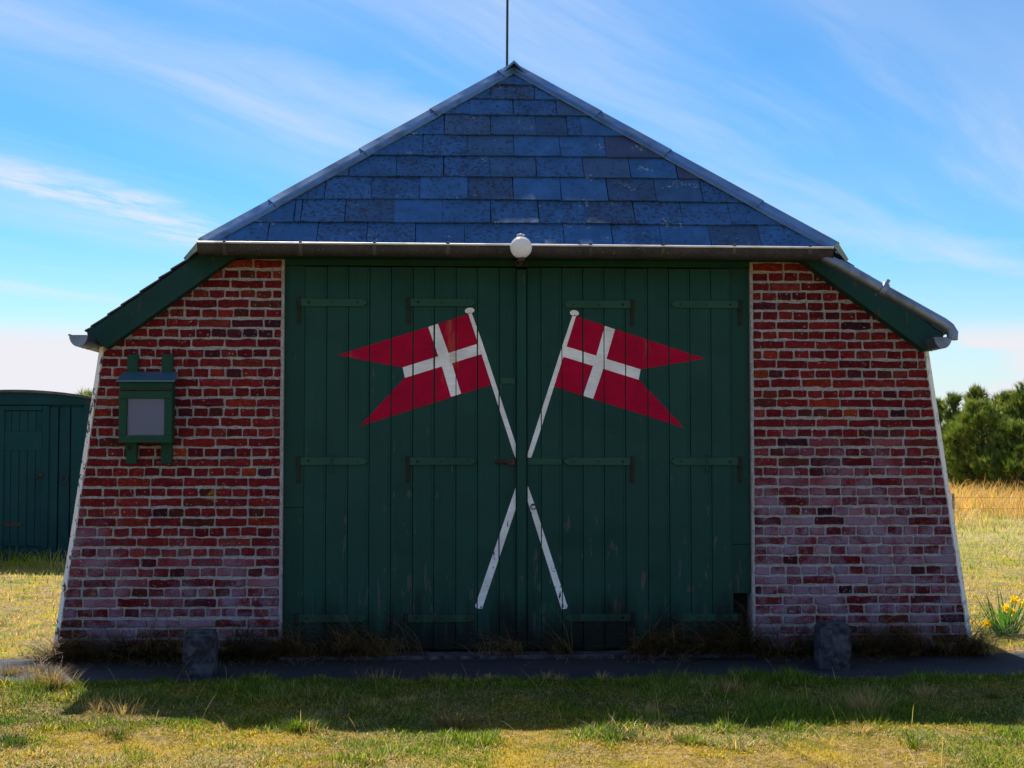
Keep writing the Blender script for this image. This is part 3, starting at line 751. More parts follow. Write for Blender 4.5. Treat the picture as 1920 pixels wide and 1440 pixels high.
# --- gutters
def gutter(name, p0, p1, rad, depth, parent, mat, endcaps=True):
    p0, p1 = Vector(p0), Vector(p1); ax = (p1-p0).normalized(); sd = ax.cross(Vector((0, 0, 1))).normalized()
    vs = []; K = 10
    for p in (p0, p1):
        for k in range(K+1):
            a = math.pi*k/K; vs.append(p+sd*math.cos(a)*rad-Vector((0, 0, 1))*math.sin(a)*depth)
        for k in range(K+1):
            a = math.pi*(K-k)/K; vs.append(p+sd*math.cos(a)*(rad-.003)-Vector((0, 0, 1))*(math.sin(a)*(depth-.003)))
    n = 2*(K+1); mb = MB(); mb.add(vs, [(i, (i+1) % n, (i+1) % n+n, i+n) for i in range(n)])
    if endcaps:
        for b, off in ((0, -ax*.003), (n, ax*.003)):
            cap = [Vector(vs[b+k])+off for k in range(K+1)]; mb.add(cap+[q-off*.9 for q in cap], [list(range(K+1)), list(range(2*K+1, K, -1))])
    return mb.build(name, mat, parent, smooth=40), sd
gz = ZH-.004; gy = YE-.065
gL, gR = P(373, 460, gy).x, P(1559, 468, gy).x
gut, _ = gutter('front_gutter', (gL, gy, gz), (gR, gy, gz-.012), .058, .086, house, M_GUTTER)
MB().tube([(gL, gy-.060, gz+.002), ((gL+gR)/2-.3, gy-.060, gz-.003), (gR, gy-.060, gz-.010)], .0075, 8).build('gutter_bead', M_BEAD, gut)
for q in (423, 565, 703, 840, 1106, 1241, 1374, 1515):
    x = P(q, 465, gy).x; mb = MB(); K = 10; vs = []
    for xx in (x-.013, x+.013):
        for k in range(K+1):
            a = math.pi*k/K; vs.append((xx, gy-math.cos(a)*.066, gz+.004-math.sin(a)*.092))
    mb.add(vs, [(k, k+1, k+K+2, k+K+1) for k in range(K)])
    mb.tube([(x, gy-.064, gz+.002), (x, gy-.066, gz+.014)], .011, 6)
    mb.build('gutter_bracket', M_BRK, gut, (x, gy, gz), smooth=40)
for s, (px, py) in ((-1, (147, 628)), (1, (1768, 632))):
    q = P(px, py, YE-.1)
    g2, _ = gutter('side_gutter', (q.x, YE-.10, q.z), (q.x, YB, q.z-.02), .066, .085, house, M_PIPE)
    MB().tube([(q.x+s*.066, YE-.10, q.z), (q.x+s*.066, YB, q.z-.02)], .008, 6).build('gutter_bead', M_PIPE, g2)
    for yy in (YE+.12, 1.0, 2.0):
        mb = MB(); K = 8; vs = []
        for y2 in (yy, yy+.03):
            for k in range(K+1):
                a = math.pi*k/K; vs.append((q.x+math.cos(a)*.071, y2, q.z+.002-math.sin(a)*.091))
        mb.add(vs, [(k, k+1, k+K+2, k+K+1) for k in range(K)]); mb.build('gutter_bracket', M_PIPE, g2, (q.x, yy, q.z), smooth=40)
yp = gy+.0
pts = [P(1535, 476, yp), P(1553, 488, yp), P(1572, 497, yp), P(1581, 502, yp)]
pts2 = [P(1570, 496, yp), P(1668, 551, yp-.005), P(1768, 607, yp-.01), P(1779, 615, yp-.012), P(1786, 625, yp-.015), P(1785, 636, yp-.02)]
pipe = MB().tube(pts2, [.046, .046, .046, .045, .043, .042], 16).build('downpipe', M_PIPE, house, smooth=40)
MB().tube(pts, [.034, .04, .042, .040], 14).build('pipe_elbow', M_PIPE, pipe, smooth=40)
cpos = P(1655, 544, yp); cd = (pts2[2]-pts2[0]).normalized()
mb = MB().tube([cpos-cd*.028, cpos-cd*.022, cpos+cd*.022, cpos+cd*.028], [.050, .060, .060, .050], 16)
mb.tube([cpos+Vector((.02, -.02, .04)), cpos+Vector((.040, -.02, .074))], .015, 8); mb.tube([cpos+Vector((0, .02, 0)), cpos+Vector((-.02, .10, -.03))], .01, 6)
mb.build('pipe_clamp', M_PIPE, pipe, smooth=40)

# ------------------------------------------------------------------ lamp, mast, display case
c = P(977, 464, -.42)
lamp = thing('globe_lamp', (c.x, -.2, c.z-.12), 'round white globe lamp on a rusty bracket at the middle of the gutter', 'lamp')
MB().sphere(c, .079, 32, 20).build('globe', M_GLOBE, lamp, smooth='all')
b0 = P(973, 493, .0)
mb = MB().tube([(b0.x, .01, b0.z), (b0.x, -.12, b0.z-.01), (c.x-.004, -.30, b0.z-.025), (c.x-.003, -.40, c.z-.12), (c.x, -.42, c.z-.085)], .011, 8)
mb.tube([(c.x, -.42, c.z-.10), (c.x, -.42, c.z-.07)], .026, 12); mb.tube([(b0.x, .008, b0.z), (b0.x, -.012, b0.z)], .03, 12)
mb.build('bracket', M_IRON, lamp, smooth=40)
mb = MB()
for a0 in (0, .9):
    mb.tube([(c.x-.035+.012*a0, c.y+.01*a0, c.z+.068), (c.x-.026, c.y, c.z+.094-.006*a0), (c.x, c.y, c.z+.099-.008*a0), (c.x+.026, c.y+.004, c.z+.093-.004*a0)], .0028, 6)
mb.build('wire_loop', M_BEAD, lamp)
mb_ = P(950.5, 128, YAP+.25); mt = P(953, -260, YAP+.25)
mast = MB().tube([mb_-Vector((0, 0, .12)), mt], .0105, 8).build('roof_mast', M_MAST, None, mb_-Vector((0, 0, .12)), smooth=60)
tag(mast, 'thin dark mast rising from the roof ridge into the sky', 'mast')

yc = -.17
def bx_(mb, x0, y0, x1, y1, ya, yb, ch=.004):
    a, b = P(x0, y0, ya), P(x1, y1, ya); return mb.box(a.x, b.x, ya, yb, b.z, a.z, ch)
q = P(275, 870, 0)
case = thing('display_case', (q.x, -.05, q.z), 'small green wooden display case with grey pane hung on the left brick wall', 'display case')
for xa, xb in ((238.5, 256), (303.5, 321.5)): bx_(MB(), xa, 664, xb, 870, -.055, -.012).build('batten', M_BOX, case)
bx_(MB(), 224, 716, 322, 829, yc+.004, -.058).build('cabinet', M_BOX, case)
rf = MB(); a = P(218, 713, yc-.03); b = P(328, 713, yc-.03); zt = P(230, 697, -.06).z
rf.add([(a.x, yc-.03, a.z), (b.x, yc-.03, a.z), (b.x-.012, -.05, zt), (a.x+.018, -.05, zt), (a.x, yc-.03, a.z-.010), (b.x, yc-.03, a.z-.010), (b.x-.012, -.05, zt-.012), (a.x+.018, -.05, zt-.012)],
       [(0, 1, 2, 3), (7, 6, 5, 4), (0, 4, 5, 1), (1, 5, 6, 2), (3, 2, 6, 7), (0, 3, 7, 4)])
rf.build('canopy', make_simple('case_roof_zinc', (.05, .17, .19), (.07, .16, .30), 9, .35, .4, .02, .3), case)
dr = bx_(MB(), 223, 733, 322, 747.5, yc-.034, yc+.002, .002)
bx_(dr, 223, 816, 322, 830, yc-.034, yc+.002, .002); bx_(dr, 223, 748, 236.5, 815.6, yc-.034, yc+.002, .002); bx_(dr, 308, 748, 322, 815.6, yc-.034, yc+.002, .002)
dr = dr.build('case_door', M_BOX, case)
for k in range(3): bx_(MB(), 236+24.3*k+.4, 747, 236+24.3*(k+1)-.4, 817, yc-.001, yc+.003, 0).build('backboard', M_PANE, dr)
bx_(MB(), 236, 747, 309, 817, yc-.018, yc-.015, 0).build('pane', M_GLASS, dr)
bx_(MB(), 223, 728.5, 322, 731.5, yc-.012, yc+.002, .001).build('hinge_rod', M_IRON, case)
k_ = P(227, 789, yc-.02); MB().sphere((k_.x, yc-.022, k_.z), .008, 8, 6).build('knob', M_IRON, dr)
k_ = P(240, 840, -.06); MB().box(k_.x-.02, k_.x+.014, -.075, -.055, k_.z-.012, k_.z+.012, .003).build('hasp', M_IRON, case)

# ------------------------------------------------------------------ stone bollards
def bollard(px0, px1, pyt, pyb, label, seed):
    random.seed(seed)
    g0, g1 = G(px0, pyb, .0), G(px1, pyb, .0); x0, x1 = g0.x, g1.x; y = g0.y; z1 = P(px0, pyt, y).z; wd = x1-x0
    bm = bmesh.new(); bmesh.ops.create_cube(bm, size=1)
    bmesh.ops.bevel(bm, geom=bm.edges[:], offset=.065, segments=3, affect='EDGES')
    bmesh.ops.subdivide_edges(bm, edges=bm.edges[:], cuts=2, use_grid_fill=True)
    for v in bm.verts:
        tz = v.co.z+.5; k = 1.0-.07*tz
        n = Vector((random.uniform(-1, 1), random.uniform(-1, 1), random.uniform(-1, 1)))*.0012
        w_ = math.sin(v.co.x*7+seed)*math.cos(v.co.z*6+seed)*.003
        v.co = Vector(((x0+x1)/2+v.co.x*wd*k, y+wd*.5+v.co.y*wd*k, -.06+tz*(z1+.06)))+n+Vector((w_, w_, 0))
    mb = MB().bm(bm); o = mb.build('stone_bollard', M_STONE, None, ((x0+x1)/2, y+wd*.5, 0), smooth='all')
    tag(o, label, 'bollard', 'stone bollards before the boathouse')
bollard(340, 400, 1186, 1273, 'squat dark stone bollard on the paving left of the green doors', 3)
bollard(1540, 1600, 1171, 1259, 'squat dark stone bollard on the paving right of the green doors', 5)
random.seed(11)

# ------------------------------------------------------------------ wooden shed on the left
YS = 8.7
def S(px, py, dy=0.0): return P(px, py, YS+dy)
s0 = S(-120, 1047); s1 = S(172, 1047); zb = float(terr(-7.5, YS))-.02; 
shed = thing('wooden_shed', ((s0.x+s1.x)/2, YS, zb), 'dark teal board shed with a curved roof standing left of the boathouse', 'shed')
zf = S(100, 758).z
MB().box(s0.x, s1.x, YS+.02, YS+4.0, zb-.05, zf).build('wall_core', M_SHED, shed)
bxs = [-120, -98, -76, -54, -32, -12, 0]
def sboard(a, b, y0=763, y1=1046, ya=0.0):
    pa, pb = S(a, y0), S(b, y1); MB().box(pa.x+.003, pb.x-.003, YS-.004+ya, YS+.018, pb.z, pa.z, .004).build('board', M_SHED, shed, (pa.x, YS, pb.z))
for a, b in zip(bxs[:-1], bxs[1:]): sboard(a, b)
for a, b in ((90, 109), (109, 131), (131, 157)): sboard(a, b)
sboard(157, 172, 758, 1046, -.02); sboard(-4, 6, 761, 1028, -.025); sboard(81, 90, 761, 1028, -.025)
pa, pb = S(6.5, 761), S(80.5, 769.5); MB().box(pa.x, pb.x, YS-.028, YS+.015, pb.z, pa.z, .003).build('door_lintel', M_SHED, shed)
pa, pb = S(7, 770.5), S(80, 1024)
sd = MB().box(pa.x, pb.x, YS+.004, YS+.017, pb.z, pa.z).build('shed_door', M_DARK, shed)
for k in range(5):
    x0 = pa.x+(pb.x-pa.x)*k/5; x1 = pa.x+(pb.x-pa.x)*(k+1)/5
    MB().box(x0+.003, x1-.003, YS-.010, YS+.003, pb.z, pa.z, .003).build('plank', M_SHED, sd, (x0, YS, pb.z))
qa, qb = S(7.5, 809), S(79.5, 844); MB().box(qa.x, qb.x, YS-.018, YS-.011, qb.z, qa.z, .002).build('patch_board', M_SHED, sd)
qa = S(78, 891); mb = MB().sphere((qa.x, YS-.03, qa.z), .035, 10, 8); mb.tube([(qa.x-.08, YS-.025, qa.z-.04), (qa.x+.02, YS-.025, qa.z-.02)], .012, 6); mb.build('knob', M_IRON, sd)
qa, qb = S(7, 980), S(41, 986); MB().box(qa.x, qb.x, YS-.018, YS-.011, qb.z, qa.z).build('hinge', M_IRON, sd)
qa = S(121, 898); MB().tube(ring((qa.x, YS-.03, qa.z), .04, 0), .008, 6).build('ring', M_IRON, shed)
# barrel roof
xa, xb_ = s0.x-.05, s1.x+.03; zc1 = S(172, 745).z; za = S(26, 731).z; K = 16
arc = [(xa+(xb_-xa)*k/K, zc1+(za-zc1)*(1-((k/K-.5)*2)**2)) for k in range(K+1)]
mb = MB(); mb.prism(arc+[(x, z-.035) for x, z in arc[::-1]], YS-.10, YS+4.1); mb.build('roof', M_ROOFFELT, shed, smooth=40)
mb = MB(); mb.prism([(x, z-.037) for x, z in arc[1:-1]]+[(arc[-2][0], zf-.005), (arc[1][0], zf-.005)], YS-.04, YS+.5); mb.build('gable_board', M_SHED, shed)

# ------------------------------------------------------------------ grass
def blades(name, base, L, wd, az, lean, curve, cols, segs=2, mat=None, kind='stuff', parent=None, roots=None):
    """ribbon blades as one mesh: base (n,3), length, width, heading, lean and droop per blade"""
    n = len(base); base = np.asarray(base, float)
    dirx, diry = np.cos(az), np.sin(az); px_, py_ = -diry, dirx
    V = []
    for k in range(segs+1):
        t = k/segs
        hor = L*(lean*t+curve*t*t); ver = L*np.maximum(t*np.sqrt(np.maximum(1-np.minimum(lean, .98)**2, .02))-curve*.55*t*t, -.02+0*t)
        c = base+np.stack([dirx*hor, diry*hor, ver], 1)
        if k < segs:
            h = wd*.5*(1-.55*t)
            V.append(c+np.stack([px_*h, py_*h, 0*h], 1)); V.append(c-np.stack([px_*h, py_*h, 0*h], 1))
        else: V.append(c)
    m = len(V); verts = np.stack(V, 1).reshape(-1, 3)
    tris = []
    for k in range(segs-1):
        a, b, c_, d = 2*k, 2*k+1, 2*k+2, 2*k+3; tris += [(a, b, d), (a, d, c_)]
    tris.append((2*segs-2, 2*segs-1, 2*segs)); tris = np.array(tris)
    faces = (np.arange(n)[:, None, None]*m+tris[None]).reshape(-1, 3)
    me = bpy.data.meshes.new(name); me.vertices.add(len(verts)); me.vertices.foreach_set('co', verts.astype(np.float32).ravel())
    me.loops.add(len(faces)*3); me.loops.foreach_set('vertex_index', faces.astype(np.int32).ravel())
    me.polygons.add(len(faces)); me.polygons.foreach_set('loop_start', np.arange(0, len(faces)*3, 3, dtype=np.int32))
    me.update(calc_edges=True)
    set_tint(me, np.repeat(np.clip(cols, 0, 1), m, 0))
    o = put(name, me, mat or M_LEAF, parent)
    if kind: tag(o, kind=kind)
    return o
STRAW, GREEN, GOLD, DARKG = np.array((.60, .43, .19)), np.array((.18, .27, .022)), np.array((.60, .42, .015)), np.array((.05, .085, .02))
def mixc(a, b, t): return a*(1-t[:, None])+b*t[:, None]
def in_house(x, y): return (x > -3.45) & (x < 3.5) & (y > -.02) & (y < YB)
def lawn_cols(x, y, n):
    g = sstep(.42, .62, fbm(x*1.1+11, y*1.1+3)); mo = sstep(.45, .62, fbm(x*1.7+50, y*1.7+20)); r = rng.random(n)
    shade = sstep(-2.95, -2.45, y+.25*(fbm(x*1.5, y*1.5)-.5)); edge = np.clip(sstep(-1.75, -1.3, y), 0, 1)  # shade: band of the house's shadow, painted into the grass colours
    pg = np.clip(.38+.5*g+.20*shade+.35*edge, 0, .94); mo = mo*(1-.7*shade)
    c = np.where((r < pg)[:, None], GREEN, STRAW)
    c = np.where((shade > rng.random(n)*1.3)[:, None], c*np.array((.55, .72, .6)), c)  # blades darkened inside the painted shadow band
    c = np.where(((rng.random(n) < .7*mo) & (r > pg*.5))[:, None], GOLD, c)
    return c*(.45+.95*rng.random(n))[:, None], g, mo
# lawn before the house
def lawn():
    n = 380000
    y = -1.06-3.9*rng.random(n)**.95; x = (rng.random(n)-.5)*(9.6+.0*y)-.1
    tuft = fbm(x*2.3+5, y*2.3+70); cl_ = vnoise(x*9, y*9)
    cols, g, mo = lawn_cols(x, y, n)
    edge = sstep(-1.6, -1.12, y)
    L = (.020+.055*rng.random(n)**1.6)*(.42+.8*sstep(.42, .72, tuft)+.35*edge)*(1-.55*mo)*(.6+.8*cl_)
    straw = cols[:, 0] > cols[:, 1]*1.15
    lean = np.where(straw, .35+.6*rng.random(n), .1+.45*rng.random(n)); curve = np.where(straw, .2+.5*rng.random(n), .1+.3*rng.random(n))
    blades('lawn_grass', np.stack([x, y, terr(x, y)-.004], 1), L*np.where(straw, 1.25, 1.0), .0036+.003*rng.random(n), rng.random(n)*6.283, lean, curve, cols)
lawn()
def moss():
    n = 260000; y = -1.10-3.7*rng.random(n); x = (rng.random(n)-.5)*9.4-.1
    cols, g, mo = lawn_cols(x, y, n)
    cols = np.where((mo > rng.random(n)*.9)[:, None], GOLD*(.35+.8*rng.random(n))[:, None], cols*.8)
    shade = sstep(-2.95, -2.45, y); cols = cols*(1-.55*shade[:, None])  # same house shadow painted into the moss colour
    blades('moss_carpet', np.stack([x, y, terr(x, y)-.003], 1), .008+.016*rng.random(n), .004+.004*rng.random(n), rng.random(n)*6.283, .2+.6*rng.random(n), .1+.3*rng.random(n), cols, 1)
moss()
# taller tufts in the lawn
def tufts():
    B = []; Ls = []; A = []; Cc = []; Le = []
    for k in range(90):
        x0 = rng.uniform(-4.2, 4.2); y0 = -1.15-3.2*rng.random()**1.0
        if rng.random() < .35: y0 = -1.1-.14*rng.random()
        m = rng.integers(25, 110); dry = rng.random() < .45; sz = rng.uniform(.035, .085)
        r = np.abs(rng.normal(0, .03+.02*rng.random(), m)); a = rng.random(m)*6.283
        x = x0+r*np.cos(a); y = y0+r*np.sin(a)
        B.append(np.stack([x, y, terr(x, y)], 1)); Ls.append(sz*(.5+.7*rng.random(m))); A.append(a+rng.normal(0, .5, m)); Le.append(.15+.6*rng.random(m))
        base = STRAW*.8 if dry else GREEN*rng.uniform(.4, .8); Cc.append(base*(.6+.7*rng.random(m))[:, None])
    for px, py, m, sz, c in ((92, 1292, 420, .17, STRAW*.45), (70, 1300, 200, .12, GREEN*.6), (20, 1398, 200, .08, DARKG*1.2), (200, 1378, 120, .06, STRAW*.5), (1625, 1338, 220, .15, STRAW*.7), (1165, 1390, 220, .07, DARKG),
                             (560, 1376, 260, .08, GREEN*.7), (850, 1362, 200, .11, STRAW*.4), (230, 1340, 60, .12, STRAW*.5), (180, 1335, 60, .11, STRAW*.5), (1370, 1300, 120, .13, STRAW*.6), (255, 1428, 90, .06, GREEN*.8), (1300, 1400, 160, .06, GREEN*.8), (1480, 1370, 140, .06, GREEN*.8),
                             (20, 1262, 260, .12, STRAW*.35), (60, 1256, 200, .10, STRAW*.4), (705, 1275, 120, .12, STRAW*.7), (1385, 1268, 160, .10, GREEN*.7)):
        q_ = G(px, py, .01); r = np.abs(rng.normal(0, .05, m)); a = rng.random(m)*6.283; x = q_.x+r*1.5*np.cos(a); y = q_.y+r*np.sin(a)
        B.append(np.stack([x, y, terr(x, y)], 1)); Ls.append(sz*(.5+.8*rng.random(m))); A.append(a+rng.normal(0, .6, m)); Le.append(.1+.6*rng.random(m)); Cc.append(c*(.5+.9*rng.random(m))[:, None])
    B = np.concatenate(B); n = len(B)
    blades('lawn_tufts', B, np.concatenate(Ls), .003+.002*rng.random(n), np.concatenate(A), np.concatenate(Le), .1+.4*rng.random(n), np.concatenate(Cc), 3)
tufts()
# stray seed stalks
def stalks():
    n = 240; x = rng.uniform(-4.2, 4.2, n); y = -1.1-3.0*rng.random(n)
    blades('dry_stalks', np.stack([x, y, terr(x, y)], 1), rng.uniform(.09, .24, n), np.full(n, .0028), rng.random(n)*6.283, .2+.75*rng.random(n), .05+.25*rng.random(n), STRAW*(.7+.7*rng.random(n))[:, None], 4)
stalks()
# long dead grass lying along the foot of the wall
def wall_grass():
    B = []; A = []; Ls = []; Cc = []; Le = []; Cu = []
    x0 = -3.40
    while x0 < 3.5:
        dens = 1.0 if (x0 < -.95 or x0 > .85) else .10
        if rng.random() < dens:
            m = int(rng.integers(40, 170)); hd = -1.57+rng.choice([-1, 1])*rng.uniform(.5, 1.5); big = rng.uniform(.35, 1.5)
            x = x0+rng.normal(0, .05, m); y = -.035-.10*rng.random(m)
            B.append(np.stack([x, y, np.zeros(m)], 1)); A.append(hd+rng.normal(0, .55, m)); Ls.append((.12+.34*rng.random(m))*big)
            Le.append(.1+.6*rng.random(m)); Cu.append(.35+.8*rng.random(m))
            g = rng.random() < .22; c = (GREEN*.45 if g else STRAW*np.array((.92, .84, .95)))
            Cc.append(c*(.10+1.0*rng.random(m)**2.4)[:, None])
        x0 += rng.uniform(.03, .09)
    B = np.concatenate(B); n = len(B)
    blades('dead_grass_along_wall', B, np.concatenate(Ls), .003+.003*rng.random(n), np.concatenate(A), np.concatenate(Le), np.concatenate(Cu), np.concatenate(Cc), 7)
    m = 2600; x = rng.uniform(-3.45, 3.5, m); y = -.12-.34*rng.random(m)**2.2
    keep = (fbm(x*2+9, y*3) > .42) & ((np.abs(x) > .9) | (rng.random(m) < .35)); x, y = x[keep], y[keep]; m = len(x)
    blades('dry_litter_on_paving', np.stack([x, y, np.full(m, .006)], 1), .06+.16*rng.random(m), np.full(m, .0035), rng.random(m)*6.283, .96+.02*rng.random(m), np.zeros(m), STRAW*np.array((.9, .85, 1.0))*(.2+.7*rng.random(m))[:, None], 3)
    # a few tufts sprouting before the doors
    m = 700; cx = rng.choice([P(930, 1228).x, P(720, 1230).x, P(700, 1230).x, P(1225, 1228).x, -1.6, 1.6], m); x = cx+rng.normal(0, .09, m); y = -.06-.1*rng.random(m)
    blades('dead_grass_before_doors', np.stack([x, y, np.full(m, .0)], 1), .06+.2*rng.random(m), np.full(m, .0032), rng.random(m)*6.283, .1+.6*rng.random(m), .2+.6*rng.random(m), STRAW*(.3+.6*rng.random(m))[:, None], 5)
wall_grass()
# field beside and behind the house
def field():
    n = 230000
    d = np.exp(rng.uniform(math.log(9.3), math.log(70), n)); a = YAW+rng.uniform(-.50, .50, n)
    x = CAM.x+d*np.sin(a); y = CAM.y+d*np.cos(a)
    side = (np.abs(a-YAW-.33) < .09) | (np.abs(a-YAW+.35) < .075)
    ok = ~in_house(x, y) & (y > .03) & (side | (rng.random(n) < .30)) & ~((x > s0.x) & (x < s1.x) & (y > YS) & (y < YS+4))
    x, y, d = x[ok], y[ok], d[ok]; n = len(x)
    tall = sstep(12.5, 18, y)*sstep(.3, .5, fbm(x*.5+3, y*.25+1)+.12)
    shedg = np.exp(-((y-YS+.5)/.8)**2)*(x < -3)
    r = rng.random(n); g = sstep(.43, .6, fbm(x*.45+2, y*.45+8))*(1-.8*tall); mo = sstep(.5, .65, fbm(x*1.1+9, y*1.1))
    cols = np.where((r < (.48+.5*g)*(1-.85*tall))[:, None], GREEN*np.array((1.5, 1.3, 1.0)), STRAW*1.05)
    cols = np.where(((rng.random(n) < .3*mo) & (y < 6))[:, None], GOLD, cols)*(.65+.6*rng.random(n))[:, None]
    cols = cols*(1-tall[:, None]*(1-np.array((1.0, .84, .62))))
    L = (.02+.045*rng.random(n)**1.5)*(1+d*.03)+tall*(.15+.5*rng.random(n))+shedg*.30*rng.random(n)
    wd = (.003+.003*rng.random(n))*(1+d*.06)
    blades('field_grass', np.stack([x, y, terr(x, y)-.01], 1), L, wd, rng.random(n)*6.283, .15+.5*rng.random(n), .1+.45*rng.random(n), cols, 2)
field()

# ------------------------------------------------------------------ daffodils
q = G(1884, 1188, .02); dz0 = float(terr(q.x, q.y))
daf = thing('daffodil_clump', (q.x, q.y, dz0), 'clump of yellow daffodils with green strap leaves beside the right wall corner', 'flowers')
n = 130; r_ = np.abs(rng.normal(0, .075, n)); a_ = rng.random(n)*6.283
blades('leaves', np.stack([q.x+r_*np.cos(a_), q.y+r_*np.sin(a_), np.full(n, dz0-.01)], 1), rng.uniform(.22, .44, n), rng.uniform(.010, .016, n), a_+rng.normal(0, .3, n), .15+.55*rng.random(n), .05+.5*rng.random(n)**2,
       np.array((.07, .20, .025))*(.6+.6*rng.random(n))[:, None], 6, kind=None, parent=daf)
def make_petal():
    m, t = new_mat('yellow_petal')
    t.out(t.n('MixShader', {0: .5, 1: principled(t, (.85, .58, .02), .5), 2: t.n('BsdfTranslucent', {'Color': (.95, .62, .02, 1)}).outputs[0]}).outputs[0]); return m
M_PETAL = make_petal()
M_STEM = make_simple('green_stem', (.08, .17, .04), (.10, .20, .05), 20, .5, .1, .002)
for px, py, face in ((1902, 1124, -2.2), (1919, 1132, -.9), (1886, 1140, -1.4), (1851, 1168, -2.0), (1930, 1146, -.6), (1896, 1147, -1.1)):
    c = P(px, py, q.y+random.uniform(-.06, .02)); f = Vector((math.cos(face), math.sin(face), -.15)).normalized(); u = f.orthogonal().normalized(); v = f.cross(u)
    st = MB().tube([(q.x+(c.x-q.x)*.25, q.y, dz0), (q.x+(c.x-q.x)*.7, q.y, dz0+(c.z-dz0)*.6), c-f*.02+Vector((0, 0, .012)), c-f*.01], .0035, 6).build('flower_stem', M_STEM, daf)
    mb = MB()
    for k in range(6):
        th = k*math.pi/3; d = u*math.cos(th)+v*math.sin(th); sd_ = f.cross(d)
        mb.add([c, c+d*.022+sd_*.017+f*.004, c+d*.046-f*.004, c+d*.022-sd_*.017+f*.004], [(0, 1, 2, 3)])
    mb.build('petals', M_PETAL, st, fix=False)
    mb = MB(); mb.tube([c, c+f*.012, c+f*.026, c+f*.030], [.010, .014, .018, .022], 10, cap=False); mb.build('trumpet', M_PETAL, st, fix=False)

# ------------------------------------------------------------------ fence beyond the field
f0 = P(1786, 905, 17); gx = f0.x
fence = thing('wire_fence', (gx, 17, float(terr(gx, 17))), 'low wire fence with grey wooden posts crossing the field on the right', 'fence')
fp = []
for k in range(5):
    x = gx+k*2.6; y = 17+k*.15; z = float(terr(x, y)); fp.append((x, y, z))
    MB().tube([(x, y, z-.1), (x+.01, y, z+.5)], [.036, .030], 8).build('post', make_simple('grey_post', (.2, .18, .16), (.3, .28, .25), 12) if k == 0 else bpy.data.materials['grey_post'], fence, (x, y, z))
for hh in (.2, .42): MB().tube([(x, y-.04, z+hh) for x, y, z in fp], .0025, 5).build('wire', M_MAST, fence)

# ------------------------------------------------------------------ pines
def needles(name, tufts_, parent, seed, dark):
    r2 = np.random.default_rng(seed); m = 11; n = len(tufts_)
    c = np.repeat(tufts_[:, :3], m, 0); up = np.repeat(tufts_[:, 3:6], m, 0); sh = np.repeat(tufts_[:, 6], m)
    d = r2.normal(0, .30, (n*m, 3))+up; d /= np.linalg.norm(d, axis=1)[:, None]
    L = r2.uniform(.12, .26, n*m); s = np.cross(d, r2.normal(0, 1, (n*m, 3))); s /= np.linalg.norm(s, axis=1)[:, None]
    h = .009
    V = np.stack([c+s*h, c-s*h, c+d*L[:, None]], 1).reshape(-1, 3)
    me = bpy.data.meshes.new(name); me.vertices.add(len(V)); me.vertices.foreach_set('co', V.astype(np.float32).ravel())
    me.loops.add(len(V)); me.loops.foreach_set('vertex_index', np.arange(len(V), dtype=np.int32)); me.polygons.add(len(V)//3)
    me.polygons.foreach_set('loop_start', np.arange(0, len(V), 3, dtype=np.int32)); me.update(calc_edges=True)
    base = np.where((r2.random(n) < .22)[:, None], np.array((.32, .33, .065)), np.array((.105, .165, .034))*np.array(dark))
    col = np.repeat(base*(.7+.6*r2.random(n))[:, None], m*3, 0); set_tint(me, col)
    return put(name, me, M_NEEDLE, parent)
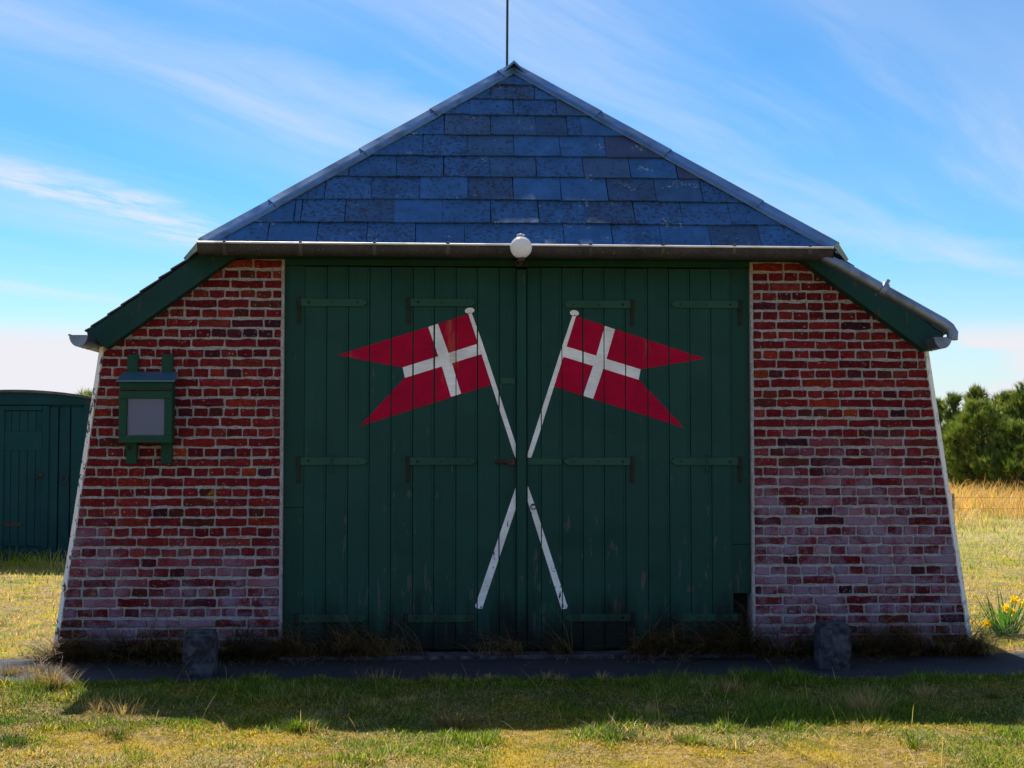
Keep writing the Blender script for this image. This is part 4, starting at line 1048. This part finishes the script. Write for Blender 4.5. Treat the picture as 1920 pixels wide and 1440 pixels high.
def pine(px, top_py, Y, wid, label, seed, dens=1.0, spindly=0.0, dark=(1, 1, 1)):
    r2 = np.random.default_rng(seed); random.seed(seed)
    x = P(px, 850, Y).x; z0 = float(terr(x, Y))-.03; H = P(px, top_py, Y).z-z0
    root = thing('pine_tree', (x, Y, z0), label, 'tree', 'pines beyond the field')
    lean = r2.uniform(-.12, .12, 2)
    trunk = [(x+lean[0]*t*H*.5+.05*math.sin(t*5+seed), Y+lean[1]*t*H*.5, z0+H*t*.96) for t in np.linspace(0, 1, 9)]
    mb = MB().tube(trunk, [.10*(1-t)+.012 for t in np.linspace(0, 1, 9)], 8)
    T = []
    nb = int((22+H*15)*dens)
    for b in range(nb):
        t = r2.uniform(.06, 1.0)**.9; ti = min(int(t*8), 7); p = Vector(trunk[ti]).lerp(Vector(trunk[ti+1]), t*8-ti)
        prof = (1-t)**.62*(.55+.45*min(1, t*6))+.06
        if spindly and t > .55: prof *= 1-spindly*.6
        ln = wid*prof*r2.uniform(.6, 1.15); az = r2.uniform(0, 6.283); rise = r2.uniform(.15, .75)
        e = p+Vector((math.cos(az)*ln, math.sin(az)*ln, ln*rise*.8+.05)); mid = p.lerp(e, .55)-Vector((0, 0, ln*.08))
        mb.tube([p, mid, e], [.022*(1-t)+.008, .012, .005], 5, cap=False)
        k = int(12+26*ln)
        for _ in range(k):
            s_ = r2.uniform(.35, 1.05) if r2.random() < .3 else r2.normal(.98, .06); c = p.lerp(mid, s_/.55) if s_ < .55 else mid.lerp(e, (s_-.55)/.45)
            o = r2.normal(0, .075+.03*ln, 3); dirn = Vector((math.cos(az)*.5+r2.normal(0, .3), math.sin(az)*.5+r2.normal(0, .3), .9)).normalized()
            T.append((c.x+o[0], c.y+o[1], max(c.z+o[2]*.7, z0+.1), *dirn, s_))
    for _ in range(24): T.append((trunk[-1][0]+r2.normal(0, .05), trunk[-1][1]+r2.normal(0, .05), trunk[-1][2]-r2.uniform(0, .35), 0, 0, 1, 1))
    mb.build('trunk', M_BARK, root, smooth=60)
    needles('crown', np.array(T), root, seed+50, dark)
pine(1752, 748, 30, .55, 'slim pine peeping out just past the white right edge of the boathouse', 21, 1.0, .8)
pine(1786, 742, 29, .75, 'spindly dark pine with a tufted top, second from the boathouse', 22, 1.0, 1.0, (.85, .85, .9))
pine(1828, 731, 30.5, .95, 'tall dark pine with two tufted leaders in the middle of the clump', 23, 1.2, .6, (.85, .88, .9))
pine(1842, 762, 26.5, .95, 'bright green bushy pine at the front of the clump', 24, 1.5, 0, (1.35, 1.3, 1.1))
pine(1800, 800, 27, .70, 'low yellowish green young pine at the near end of the clump', 25, 1.4, 0, (1.5, 1.45, 1.1))
pine(1886, 742, 28.5, 1.1, 'broad dense pine second from the right picture edge', 26, 1.4, 0)
pine(1925, 722, 27.0, 1.1, 'tallest pine, cut off by the right picture edge', 27, 1.4, .3, (.9, .9, .9))
pine(1905, 800, 25.5, .8, 'low dark bushy pine in front at the right picture edge', 28, 1.5, 0, (.9, .95, .8))
pine(173, 739, 22, .6, 'small dark pine top peeping out behind the shed roof', 29, 1.0, .5)
